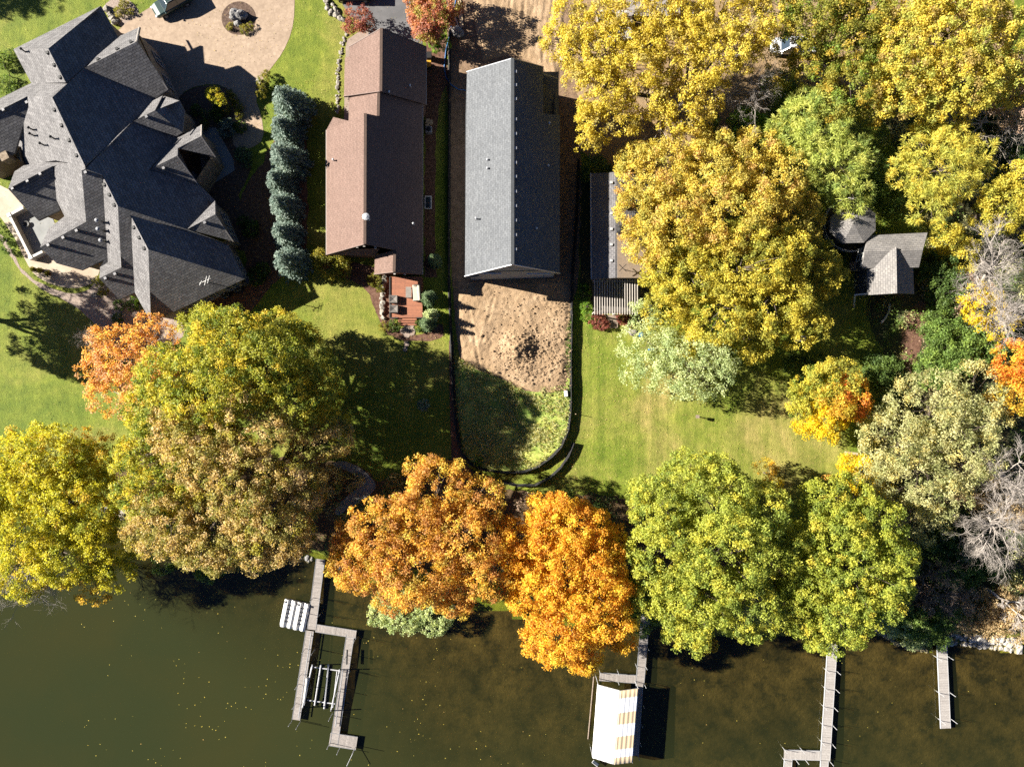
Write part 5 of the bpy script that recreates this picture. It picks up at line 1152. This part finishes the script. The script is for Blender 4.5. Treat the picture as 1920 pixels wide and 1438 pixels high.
# ------------------------------------------------------------------ stones
def stones(name, label, cat, group, pts, r, mat, fl=.6):
    for k, (px, py) in enumerate(pts):
        p = W(px, py); z = land_z(p.x, p.y); q = r * rnd.uniform(.7, 1.3)
        mb = MB(); mb.blob((0, 0, 0), (q, q * rnd.uniform(.7, 1), q * fl), rnd.randint(0, 9999), .35, 2)
        o = mb.build(name, M[mat]); o.location = (p.x, p.y, z + q * fl * .45); o.rotation_euler = (0, 0, rnd.uniform(0, 6)); tag(o, label, cat, group)
def along(pts, step, jit):
    out = []
    for a, b in zip(pts, pts[1:]):
        L = math.hypot(b[0]-a[0], b[1]-a[1]); n = max(1, int(L / step))
        for k in range(n): out.append((a[0] + (b[0]-a[0]) * k / n + rnd.uniform(-jit, jit), a[1] + (b[1]-a[1]) * k / n + rnd.uniform(-jit, jit)))
    return out
stones('boulder', 'pale boulder in the riprap wall along the waterline beside the short dock', 'boulder', 'riprap boulders of the shore wall', along([(1784, 1203), (1830, 1204), (1880, 1211), (1930, 1217)], 8, 2) + along([(1786, 1211), (1830, 1213), (1880, 1220), (1930, 1226)], 8, 2) + along([(1795, 1198), (1850, 1199), (1930, 1208)], 9, 2), .36, 'riprap')
stones('boulder', 'small pale stone edging the shore between the two pale docks', 'boulder', 'shore stones between the pale docks', along([(1642, 1182), (1672, 1200), (1700, 1216), (1752, 1227)], 4, 3), .24, 'riprap')
stones('boulder', 'pale rock in the edging beside the asphalt driveway', 'boulder', 'rocks edging the asphalt driveway', along([(609, -5), (614, 18), (630, 30), (645, 40), (648, 52)], 7, 2) + along([(622, 10), (636, 26), (648, 34)], 8, 2), .34, 'rock', .8)
stones('boulder', 'white stone in the narrow edging strip along the pink walkway', 'boulder', 'stones along the pink walkway', along([(650, 58), (640, 90), (634, 130), (634, 175), (632, 215)], 3.2, 2.6), .17, 'rock')
stones('boulder', 'whitish stone edging the red deck bed', 'boulder', 'stones edging the deck bed', along([(722, 520), (718, 545), (716, 585), (720, 605)], 7, 1.5), .34, 'rock', .7)
stones('boulder', 'grey stone at the water edge beside the head of the grey dock', 'boulder', 'stones at the dock head', along([(550, 1046), (588, 1056)], 6, 3) + along([(612, 1058), (660, 1080)], 9, 3), .3, 'grey_rock')
stones('boulder', 'white boulder of the row in the corner bed by the parked car', 'boulder', 'white boulders in the corner bed', [(201, 20), (206, 27), (212, 36), (217, 43), (209, 33)], .36, 'rock', .8)
for lb, px, py, r, mt in (('large grey boulder in the centre of the planted circle', 448, 32, .95, 'grey_rock'), ('smaller grey rock leaning on the planted circle boulder', 446, 46, .45, 'grey_rock'), ('white boulder in the gravel bed near the ball shrubs', 180, 553, .35, 'rock'),
                          ('flat boulder beside the boards and blue hose', 857, 63, .75, 'grey_rock'), ('round rock by the mossy shrub at the drive mouth', 486, 156, .5, 'rock'), ('grey lakeside boulder left of the brown oak', 196, 956, .6, 'grey_rock'), ('tan lakeside boulder against the brown oak', 228, 966, .9, 'rock'),
                          ('pale rock pile stone beside the dirt drive under the ash', 1057, 98, .6, 'rock'), ('second pale stone under the ash at the dirt drive', 1056, 112, .5, 'rock')):
    mb = MB(); p = W(px, py); mb.blob((0, 0, 0), (r, r * .8, r * .75), px, .35, 3, sharp=False); o = mb.build('boulder', M[mt]); o.location = (p.x, p.y, land_z(p.x, p.y) + r * .35); tag(o, lb, 'boulder')

# ------------------------------------------------------------------ fences, hose, boards
def silt_fence(label, px, h, step=2.0):
    pts = [W(*p) for p in px]; c = sum(pts, Vector()) / len(pts); t = thing('silt_fence', label, 'fence', (c.x, c.y, 0))
    fine = []
    for a, b in zip(pts, pts[1:]):
        n = max(1, int((b - a).length / .5)); fine += [a.lerp(b, k / n) for k in range(n)]
    fine.append(pts[-1]); mb = MB(); n = len(fine)
    for i, p in enumerate(fine):
        d = (fine[min(i+1, n-1)] - fine[max(i-1, 0)]).normalized(); s = Vector((-d.y, d.x, 0)); w = .05 * noise.noise(p * .8); hh = h * (1 + .12 * noise.noise(p * .5)); z = land_z(p.x, p.y)
        for sg in (-1, 1):
            mb.v += [p + s * (.012 * sg) + Vector((0, 0, z - .05)), p + s * (w + .012 * sg) + Vector((0, 0, z + hh))]
    for i in range(n - 1):
        a, b = i * 4, i * 4 + 4
        mb.f += [(a, b, b+1, a+1), (a+3, b+3, b+2, a+2), (a+1, b+1, b+3, a+3)]
    mb.build('fabric', M['fabric_black'], t)
    ap = MB()                     # the loose apron of fabric lying on the soil at its foot
    for i, p in enumerate(fine):
        d = (fine[min(i+1, n-1)] - fine[max(i-1, 0)]).normalized(); s = Vector((-d.y, d.x, 0)); w = .17 + .07 * noise.noise(p * 1.3); z = land_z(p.x, p.y)
        for o, zz in ((-w, .055), (-w * .4, .11), (w * .4, .11), (w, .055)): ap.v.append(p + s * o + Vector((0, 0, z + zz)))
    for i in range(n - 1):
        for k in range(3): a = i * 4 + k; ap.f.append((a, a + 4, a + 5, a + 1))
    ap.build('apron', M['fabric_black'], t)
    acc = 0; last = fine[0]
    for p in fine:
        acc += (p - last).length; last = p
        if acc > step:
            acc = 0; z = land_z(p.x, p.y); MB().box(p + Vector((.04, 0, z + h * .52)), (.045, .045, h * 1.15)).build('stake', M['wood'], t)
    return t
silt_fence('black silt fence between the dirt lot and the brown-roofed house', [(843,60),(843,200),(842,400),(842,530),(846,640),(850,740),(856,810),(866,848),(880,868),(905,880),(950,886),(985,884)], .7)
silt_fence('tall black silt fence between the dirt lot and the cottage lawn', [(1085,300),(1080,420),(1073,520),(1071,640),(1070,770),(1066,805),(1052,838),(1035,856),(1010,874),(985,884)], .78)
silt_fence('loose outer length of black silt fence on the lawn', [(1076,830),(1066,855),(1052,876),(1030,896),(1004,909),(970,910),(930,900),(888,884)], .75)
t = thing('hose', 'blue hose looping from the lumber to the grey house wall', 'hose', W(835, 120)); P = [(855,0),(850,25),(845,60),(836,95),(833,125),(836,145),(846,160),(860,168),(874,170)]
MB().tube([W(x, y, .08) for x, y in smooth_poly(P, 0)], .06, 6).build('tube', M['blue_hose'], t, smooth=True)
for lb, a, b, w, mt in (('wide pale board lying beside the dirt drive', (860,-10), (866,52), .42, 'pale_wood'), ('grey pole lying across the pale board', (846,14), (866,66), .12, 'steel'),):
    t = thing('board', lb, 'board', W(*a)); MB().bar(W(*a, .12 if w > .3 else .22), W(*b, .12 if w > .3 else .22), w, .07).build('plank', M[mt], t)
mb = MB(); p = W(1061, 738); mb.box(p + Vector((0, 0, .22)), (.42, .7, .4), .1); o = mb.build('bucket', M['white'], bevel=.06); tag(o, 'small white tub beside the fence at the edge of the rough grass', 'tub')
t = thing('garden_post', 'short wooden post with a little box standing on the open lawn', 'post', W(1308, 781)); MB().box(W(1308, 781, .5), (.1, .1, 1.0)).build('post', M['wood'], t); MB().box(W(1308, 781, 1.08), (.34, .3, .26)).build('box', M['beige'], t); MB().box(W(1308, 781, 1.24), (.42, .38, .05)).build('lid', M['wood'], t)
t = thing('marker_stake', 'thin wooden survey stake standing at the black fence', 'stake', W(1079, 776)); MB().box(W(1079, 776, .6), (.06, .06, 1.2)).build('stake', M['pale_wood'], t)
t = thing('bird_feeder', 'pole bird feeder whose round shadow falls on the lawn corner', 'bird feeder', W(478, 536)); p = W(478, 536)
MB().tube([p, p + Vector((0, 0, 2.6))], .04, 6).build('pole', M['black'], t); MB().lathe(p + Vector((0, 0, 2.5)), [(.1, 0), (.42, .1), (.46, .3), (.42, .5), (.1, .62)], 14).build('feeder', M['black'], t)

# ------------------------------------------------------------------ deck and its furniture
def deck_block(name, px0, py0, px1, py1, z, parent, mat='deck'):
    a, b = W(px0, py0, z), W(px1, py1, z); mb = MB(); mb.box(((a.x + b.x) / 2, (a.y + b.y) / 2, z / 2), (abs(b.x - a.x), abs(a.y - b.y), z)); o = mb.build(name, M[mat], parent)
    slope_uv(o); return o
t = thing('deck', 'red-brown timber deck with steps behind the brown-roofed house', 'deck', W(761, 560))
deck_block('platform', 731, 519, 792, 596, .75, t)
for k in range(3): deck_block('step', 746.5, 596 + k * 4.7, 781, 596 + (k + 1) * 4.7, .56 - .18 * k, t)
mb = MB()
for a, b in (((731, 519), (731, 596)), ((731, 596), (746, 596)), ((781, 596), (792, 596))): mb.bar(W(*a, .8), W(*b, .8), .12, .1)
mb.build('edge_board', M['deck'], t)
for k, (cx, cy) in enumerate(((739, 562), (740, 580))):
    c = W(cx, cy, .75); t = thing('armchair', ['deck armchair under a grey cover, nearer to the house', 'deck armchair under a grey cover, nearer to the steps'][k], 'armchair', c, 'covered armchairs on the deck')
    mb = MB(); vs = [c + Vector((sx * .47, sy * .45, 0)) for sx, sy in ((-1,-1),(1,-1),(1,1),(-1,1))] + [c + Vector((sx * .46, sy * .44, .62 + (.18 if sx < 0 else -.02))) for sx, sy in ((-1,-1),(1,-1),(1,1),(-1,1))] + [c + Vector((.02, .02, .58))]
    mb.add(vs, [(0,1,5,4),(1,2,6,5),(2,3,7,6),(3,0,4,7),(4,5,8),(5,6,8),(6,7,8),(7,4,8)]); mb.build('cover', M['cover'], t, bevel=.04)
    for sx, sy in ((-1,-1),(1,-1),(1,1),(-1,1)): MB().box(c + Vector((sx * .4, sy * .38, .04)), (.07, .07, .1)).build('foot', M['black'], t)
c = W(782, 550, .75); t = thing('sofa', 'beige covered sofa along the far edge of the deck', 'sofa', c)
mb = MB(); mb.box(c + Vector((0, 0, .25)), (.85, 1.85, .4), .07); mb.build('seat', M['beige'], t, bevel=.06); mb = MB(); mb.box(c + Vector((.3, 0, .5)), (.24, 1.85, .6), .07); mb.build('backrest', M['beige'], t, bevel=.06)
for sg in (-.85, .85): mb = MB(); mb.box(c + Vector((-.05, sg, .42)), (.72, .16, .45), .07); mb.build('armrest', M['beige'], t, bevel=.04)
c = W(767, 549, .75); t = thing('table', 'low grey table in front of the beige sofa', 'table', c); MB().box(c + Vector((0, 0, .42)), (.65, 1.25, .06)).build('tabletop', M['cover'], t)
for sx, sy in ((-1,-1),(1,-1),(1,1),(-1,1)): MB().box(c + Vector((sx * .26, sy * .55, .2)), (.07, .07, .4)).build('leg', M['black'], t)
for k, (px, py, r) in enumerate(((764, 614, .42), (771, 622, .5), (757, 620, .42), (763, 628, .4), (762, 645, .35), (760, 655, .3), (770, 612, .36))):
    p = W(px, py); pts = [(p.x + r * (1 + .25 * noise.noise(Vector((k, i, 3.3)))) * math.cos(i * .785), p.y + r * (1 + .25 * noise.noise(Vector((k, i, 9.1)))) * math.sin(i * .785)) for i in range(8)]
    mb = MB(); mb.prism(pts, 0, .07 + .006 * k); o = mb.build('stepping_stone', M['flag']); tag(o, 'pale flat stepping stone below the deck steps', 'paving stone', 'stepping stones below the deck')

# ------------------------------------------------------------------ patio, air conditioners, bins
z = .06
t = thing('patio_wall', 'low white wall enclosing the grey sunken court of the patio', 'wall', W(70, 440))
for a, b in (((48, 391), (22, 405)), ((22, 405), (62, 484)), ((62, 484), (84, 473))):
    mb = MB(); mb.bar(W(*a, .45), W(*b, .45), .28, .9); mb.build('wall_run', M['offwhite'], t)
for p in ((22, 405), (62, 484)): MB().box(W(*p, .48), (.42, .42, .98), UV27).build('pillar', M['offwhite'], t)
ground_sheet('court_floor', [(48, 391), (24, 405), (62, 482), (84, 472), (110, 440), (96, 400)], M['grey_slab'], 0)
t = thing('fire_bowl', 'small dark fire bowl on the grey court floor', 'fire bowl', W(52, 421)); MB().lathe(W(52, 421), [(.14, 0), (.2, .12), (.34, .3), (.3, .3), (.1, .2)], 12).build('bowl', M['black'], t); MB().lathe(W(52, 421), [(.22, 0), (.2, .06), (.1, .1)], 10).build('foot', M['concrete'], t)
for k, (px, py) in enumerate(((66, 506), (79, 508), (93, 514))):
    c = W(px, py); t = thing('planter', ['first straw-topped planter of three on the patio edge', 'middle straw-topped planter on the patio edge', 'last straw-topped planter nearest the eaves on the patio'][k], 'planter', c, 'planters on the patio')
    MB().lathe(c, [(.2, 0), (.26, .3), (.28, .34), (.2, .32)], 10).build('pot', M['brown_wall'], t)
    n = 240; dd = unit(rng.normal(size=(n, 3)) + np.array([0, 0, 1.2])); pos = np.array(c + Vector((0, 0, .35))) + dd * rng.uniform(.1, .36, (n, 1)); quads_mesh('plant', leaf_quads(pos, unit(rng.normal(size=(n, 3))), np.full(n, .2), .3, axis=dd), pick(PAL['box_gold'], n), M['leaf'], t)
for k, (px, py) in enumerate(((426, 553), (449, 541))):
    c = W(px, py); t = thing('air_conditioner', ['dark square air conditioner closer to the big oak by the stone wall', 'dark square air conditioner closer to the roof corner by the stone wall'][k], 'air conditioner', c, 'air conditioners by the slate house')
    mb = MB(); mb.box(c + Vector((0, 0, .42)), (.85, .85, .84), UV27); mb.build('cabinet', M['black'], t, bevel=.04)
    mb = MB(); mb.lathe(c + Vector((0, 0, .85)), [(.36, 0), (.36, .03), (.28, .05), (.1, .04)], 16); mb.build('fan_grille', M['black'], t)
    mb = MB()
    for i in range(4):
        a = UV27 + i * math.pi / 2; u, v = Vector((math.cos(a), math.sin(a), 0)), Vector((-math.sin(a), math.cos(a), 0)); mb.bar(c + u * .42 - v * .44 + Vector((0, 0, .86)), c + u * .42 + v * .44 + Vector((0, 0, .86)), .05, .04)
    mb.build('rim', M['steel'], t); MB().lathe(c + Vector((0, 0, .9)), [(.07, 0), (.05, .03)], 8).build('hub', M['white'], t)
c = W(805, 247); t = thing('air_conditioner', 'small grey air conditioner between the brown-roofed and grey houses', 'air conditioner', c)
mb = MB(); mb.box(c + Vector((0, 0, .4)), (.7, .7, .8)); mb.build('cabinet', M['steel'], t, bevel=.03); MB().lathe(c + Vector((0, 0, .8)), [(.3, 0), (.3, .03), (.1, .05)], 14).build('fan_grille', M['black'], t)
for k, (px, py, mt, lb) in enumerate(((806, 111, 'black', 'dark wheeled bin beside the garage of the brown-roofed house'), (805, 127, 'yellow', 'wheeled bin with a yellow lid beside the garage'))):
    c = W(px, py); t = thing('waste_bin', lb, 'bin', c); mb = MB(); mb.add([c + Vector((sx * (.24 + .06 * h), sy * (.28 + .06 * h), .1 + h * .9)) for h in (0, 1) for sx, sy in ((-1,-1),(1,-1),(1,1),(-1,1))], [(3,2,1,0),(4,5,6,7),(0,1,5,4),(1,2,6,5),(2,3,7,6),(3,0,4,7)]); mb.build('body', M['black'], t)
    mb = MB(); mb.box(c + Vector((0, 0, 1.04)), (.64, .72, .08)); mb.build('lid', M[mt], t, bevel=.02)
    for sg in (-.22, .22): mb = MB(); q = c + Vector((sg, .3, .12)); mb.tube([q - Vector((.04, 0, 0)), q + Vector((.04, 0, 0))], .12, 10); mb.build('wheel', M['rubber'], t)
t = thing('window_well', 'pale framed window well against the east wall of the brown-roofed house', 'window well', W(803, 380))
MB().box(W(803, 380, .12), (.8, 1.5, .24)).build('frame', M['white'], t); MB().box(W(803, 380, .25), (.6, 1.3, .03)).build('pane', M['glass'], t)
for k, (px, py) in enumerate(((802, 228), (808, 230), (802, 237))):
    mb = MB(); mb.box(W(px, py, .2), (.45, .5, .4), .2 * k); o = mb.build('crate', M['pale_wood'], bevel=.02); tag(o, ['wooden crate closest to the wall in the side yard', 'outer wooden crate in the side yard', 'wooden crate nearest the small air conditioner'][k], 'crate', 'crates in the side yard')
t = thing('split_log', 'split pale log bench lying under the buttercup sapling', 'log', W(1592, 853))
for a, b in (((1585, 849), (1608, 851)), ((1586, 852), (1604, 860))): MB().tube([W(*a, .3), W(*b, .35)], [.2, .17], 8).build('log', M['pale_wood'], t)
t = thing('log_edging', 'thin pole edging the grey path to the dock', 'log', W(680, 930)); MB().tube([W(x, y, .12) for x, y in ((704, 913), (692, 928), (676, 938), (655, 953))], .07, 6).build('log', M['pale_bark'], t)
t = thing('rowing_shell', 'upturned grey canoe on the bank beneath the brown oak', 'canoe', W(562, 942)); a, b = W(542, 943, .3), W(583, 940, .3)
mb = MB(); mb.tube([a, a.lerp(b, .2), a.lerp(b, .5), a.lerp(b, .8), b], [.05, .27, .34, .27, .05], 10); mb.build('hull', M['steel'], t, smooth=True); MB().bar(a.lerp(b, .1) + Vector((0, 0, .3)), a.lerp(b, .9) + Vector((0, 0, .34)), .05, .06).build('keel', M['alu'], t)
for lb, px, py, mt, sz in (('blue tarp bundle showing through the silvery willow bush', 1236, 653, 'blue_hose', .4), ('pale tarp bundle showing through the silvery willow bush', 1200, 618, 'cover', .55), ('blue barrel cover low in the silvery willow bush', 1215, 622, 'blue_hose', .35)):
    mb = MB(); mb.blob((0, 0, 0), (sz, sz * .7, sz * .5), px, .4, 3); o = mb.build('tarp', M[mt]); o.location = W(px, py, 4.6); o.location.z = .3; tag(o, lb, 'tarp')
t = thing('garden_bench', 'white garden seat in the dark yard under the yellow-green tree', 'bench', W(1500, 636))
MB().box(W(1500, 636, .45), (1.3, .5, .06)).build('seat', M['white'], t); MB().box(W(1500, 631, .75), (1.3, .08, .5)).build('backrest', M['white'], t)
for sg in (-9, 9): MB().box(W(1500 + sg, 636, .22), (.08, .45, .44)).build('leg', M['white'], t)
t = thing('stone_edging', 'curved white stone edging in the cabin yard', 'edging', W(1658, 600)); MB().tube([W(x, y, .1) for x, y in ((1668, 570), (1667, 583), (1660, 597), (1652, 606))], .12, 6).build('kerb', M['offwhite'], t)

# ------------------------------------------------------------------ vehicles
def car(label, loc, heading, paint, L=4.7, Wd=1.86, Ht=1.75, suv=True, pickup=False):
    t = thing('parked_car' if not pickup else 'pickup_truck', label, 'car' if not pickup else 'pickup', loc); c = Vector(loc); f = Vector((math.cos(heading), math.sin(heading), 0)); s = Vector((-f.y, f.x, 0))
    def P(u, v, z): return c + f * u + s * v + Vector((0, 0, z))
    h = L / 2; w = Wd / 2
    st = [(-h, .78, .45, .78), (-h + .12, .92, .35, .98), (-h + .8, 1, .32, 1.02), (0, 1, .32, 1.03), (h - 1.35, 1, .32, 1.02), (h - .6, .96, .34, .98), (h - .15, .88, .38, .88), (h, .72, .45, .7)]
    mb = MB(); n = 8
    for u, k, z0, z1 in st: mb.v += [P(u, v * w * k, z) for v, z in ((-.9, z0), (-1, (z0+z1)/2), (-.97, z1 - .1), (-.82, z1), (.82, z1), (.97, z1 - .1), (1, (z0+z1)/2), (.9, z0))]
    for i in range(len(st) - 1):
        for j in range(n): a, b = i * n + j, i * n + (j + 1) % n; mb.f.append((a, a + n, b + n, b))
    mb.f += [tuple(range(n)), tuple((len(st) - 1) * n + j for j in range(n))[::-1]]
    mb.build('body', paint, t, smooth=False)
    c0, c1 = (-h + .25, h - 1.5) if not pickup else (-.35, h - 1.5)
    base = [(c0, .86), (c1 + .35, .86)]; top = [(c0 + .35, .68), (c1 - .45, .68)]
    g = MB(); q = [P(c0, -w*.88, 1.0), P(c1 + .35, -w*.88, 1.0), P(c1 + .35, w*.88, 1.0), P(c0, w*.88, 1.0), P(c0 + .3, -w*.70, Ht - .06), P(c1 - .4, -w*.70, Ht - .06), P(c1 - .4, w*.70, Ht - .06), P(c0 + .3, w*.70, Ht - .06)]
    g.add(q, [(0,1,5,4),(1,2,6,5),(2,3,7,6),(3,0,4,7),(4,5,6,7)]); g.build('windows', M['glass'], t)
    r = MB(); r.bar(P(c0 + .25, 0, Ht - .02), P(c1 - .38, 0, Ht - .02), w * 1.42, .09); r.build('roof', paint, t, bevel=.04)
    for a, b in ((0, 4), (1, 5), (2, 6), (3, 7)): MB().bar(q[a], q[b], .09, .07).build('pillar', paint, t)
    for sg in (-1, 1):
        a, b = P((c0 + c1) / 2, sg * w * .9, 1.0), P((c0 + c1) / 2, sg * w * .71, Ht - .05); MB().bar(a, b, .09, .06).build('pillar', paint, t)
        if suv and not pickup: MB().tube([P(c0 + .4, sg * w * .6, Ht + .07), P(c1 - .6, sg * w * .6, Ht + .07)], .03, 5).build('roof_rail', M['steel'], t)
        MB().blob(P(c1 + .25, sg * (w + .1), 1.0), (.12, .1, .1), 3, .05).build('mirror', paint, t)
        MB().bar(P(h - .14, sg * w * .66, .74), P(h + .01, sg * w * .55, .72), .36, .14).build('headlight', M['alu'], t)
        for u in (-h + .95, h - .95):
            o = MB().tube([P(u, sg * (w - .24), .34), P(u, sg * (w + .01), .34)], .34, 16).build('wheel', M['rubber'], t)
            MB().tube([P(u, sg * (w - .02), .34), P(u, sg * (w + .025), .34)], .2, 12).build('rim', M['steel'], o)
    MB().bar(P(h - .02, -w * .6, .5), P(h - .02, w * .6, .5), .12, .2).build('bumper', M['black'], t)
    if pickup:
        for sg in (-1, 1): MB().bar(P(-h + .1, sg * w * .9, 1.1), P(-.4, sg * w * .9, 1.1), .1, .22).build('bed_side', paint, t)
        MB().box(P(-h + 1.0, 0, 1.06), (.1, .1, .02)).build('bed_floor', M['black'], t)
    return t
def paint(name, col):
    m, tt, nd, lk, b = new_mat(name); b.inputs['Base Color'].default_value = (*col, 1); b.inputs['Roughness'].default_value = .35; b.inputs['Metallic'].default_value = .2; b.inputs['Coat Weight'].default_value = .6; return m
car('dark green sport utility car parked on the paved driveway', W(327, 11), math.radians(180 + 29.5), paint('green_paint', (.012, .032, .028)))
car('dark car parked at the end of the asphalt driveway', W(664, -8), math.radians(180), paint('dark_paint', (.006, .006, .008)))
car('white pickup parked under the dark olive tree', W(1482, 92), math.radians(180), paint('white_paint', (.4, .41, .43)), L=5.2, pickup=True)

# ------------------------------------------------------------------ loose stuff nobody could count
def scatter(name, n, sampler, zf, size, pal, up=.25, asp=.7):
    pts = []
    while len(pts) < n:
        q = sampler()
        if q is not None: pts.append(q)
    P = np.array([(x, y, zf(x, y)) for x, y in pts]); nr = unit(rng.normal(size=(n, 3)) * up + np.array([0, 0, 1]))
    o = quads_mesh(name, leaf_quads(P, nr, size * rng.uniform(.6, 1.4, n), asp), pick(PAL[pal], n), M['leaf']); return tag(o, kind='stuff')
def lake_leaf():
    px, py = rnd.uniform(150, 1900), rnd.uniform(1060, 1438)
    if noise.noise(Vector((px * .012, py * .012, 4))) < rnd.uniform(-.25, .55) or px > 1000 and rnd.random() < .8: return None
    p = W(px, py, WATER_Z)
    return (p.x, p.y) if lake_dist(p.x, p.y) < -.5 else None
scatter('floating_leaves', 280, lake_leaf, lambda x, y: WATER_Z + .012, .12, 'gold', .05)
def land_leaf():
    px, py = rnd.uniform(-20, 1940), rnd.uniform(-20, 1180); p = W(px, py)
    if lake_dist(p.x, p.y) < .3: return None
    near = 1. if (480 < px < 860 and 150 < py < 960) or py > 820 or px > 1050 else .25
    if rnd.random() > near * (.45 + noise.noise(Vector((px * .008, py * .008, 1)))): return None
    return (p.x, p.y)
scatter('fallen_leaves', 42000, land_leaf, lambda x, y: land_z(x, y) + .10, .09, 'olive_brown', .5)
def tuft_sampler(poly):
    pts = poly
    def f():
        px = rnd.uniform(min(p[0] for p in pts), max(p[0] for p in pts)); py = rnd.uniform(min(p[1] for p in pts), max(p[1] for p in pts)); c = False
        for i in range(len(pts)):
            (x0, y0), (x1, y1) = pts[i], pts[(i + 1) % len(pts)]
            if (y0 > py) != (y1 > py) and px < (x1 - x0) * (py - y0) / (y1 - y0) + x0: c = not c
        if not c or noise.noise(Vector((px * .03, py * .03, 2))) < rnd.uniform(-.5, .3): return None
        p = W(px, py); return (p.x, p.y)
    return f
def grass_blades(name, poly, n, pal, h):
    f = tuft_sampler(poly); pts = []
    while len(pts) < n:
        q = f()
        if q:
            for _ in range(6): pts.append((q[0] + rnd.gauss(0, .18), q[1] + rnd.gauss(0, .18)))
    pts = pts[:n]; P = np.array([(x, y, land_z(x, y) + h * .4) for x, y in pts]); ax = unit(rng.normal(size=(n, 3)) * .55 + np.array([.25, -.1, .8]))
    o = quads_mesh(name, leaf_quads(P, unit(rng.normal(size=(n, 3)) + np.array([0, 0, .6])), h * rng.uniform(.6, 1.5, n), .16, axis=ax), pick(PAL[pal], n), M['leaf']); tag(o, kind='stuff')
grass_blades('tall_grass', [(852, 670), (900, 690), (1000, 738), (1060, 712), (1071, 790), (1050, 838), (1005, 872), (960, 884), (905, 878), (872, 855), (858, 780)], 9000, 'grey_olive', .4)
grass_blades('bank_grass', [(1640, 1150), (1700, 1140), (1780, 1190), (1920, 1190), (1920, 1120), (1700, 1100)], 9000, 'tan', .45)
grass_blades('lot_edge_weeds', [(1060, 640), (1074, 560), (1074, 760), (1062, 740)], 900, 'mid_green', .3)

# undergrowth between the trees of the woodland, one mass
def undergrowth(name, poly, n):
    f = tuft_sampler(poly); C = []
    while len(C) < n:
        q = f()
        if q and lake_dist(*q) > .5: C.append((q[0], q[1], land_z(*q) + rnd.uniform(.1, .9)))
    C = np.array(C); cp = np.array([PAL_PICK[min(len(PAL_PICK) - 1, int((noise.noise(Vector((c[0] * .13, c[1] * .13, 6))) + .5) * len(PAL_PICK)))] for c in C])
    ix = np.repeat(np.arange(n), 46); m = len(ix); d = unit(rng.normal(size=(m, 3)) + np.array([0, 0, .5])); pos = C[ix] + d * rng.uniform(.2, .95, (m, 1)) * np.array([1, 1, .7])
    pos[:, 2] = np.maximum(pos[:, 2], -1.1)
    col = np.empty((m, 3))
    for k in set(cp): w = cp[ix] == k; col[w] = pick(PAL[k], w.sum())
    o = quads_mesh(name, leaf_quads(pos, unit(d * .4 + rng.normal(size=(m, 3)) * .6 + np.array([0, 0, .4])), .19 * rng.uniform(.6, 1.4, m), .6), col * rng.uniform(.6, 1.35, (m, 1)), M['leaf']); return tag(o, kind='stuff')
PAL_PICK = ['dark_green', 'mid_green', 'grey_olive', 'mid_green', 'pink_tan', 'tan']
undergrowth('undergrowth', [(1600, 560), (1640, 215), (1690, 190), (1940, 130), (1940, 1190), (1700, 1180), (1640, 1150), (1700, 1000), (1600, 900), (1640, 700)], 900)
undergrowth('ground_cover', [(560, 880), (700, 910), (950, 920), (1180, 930), (1500, 1040), (1640, 1100), (1640, 1150), (1200, 1120), (940, 1100), (560, 1020), (240, 960)], 260)
# clods of dug earth
def clods(name, n):
    mb = MB(); k = 0
    while k < n:
        px, py = rnd.uniform(862, 1070), rnd.uniform(535, 732); p = W(px, py); dm = math.hypot(px - 985, py - 665) / 75; e = max(0, (px - 1010) / 55)
        if rnd.random() > max(.06, 1 - dm) + .5 * e * (py > 560): continue
        if py > 690 + (px - 870) * .25: continue
        r = .045 + .085 * rnd.random() ** 3; mb.blob((p.x, p.y, .3 + lot_height(p.x, p.y)), (r * 1.3, r, r * .6), k, .5, 1); k += 1
    return tag(mb.build(name, M['dirt']), kind='stuff')
clods('soil_clods', 1000)
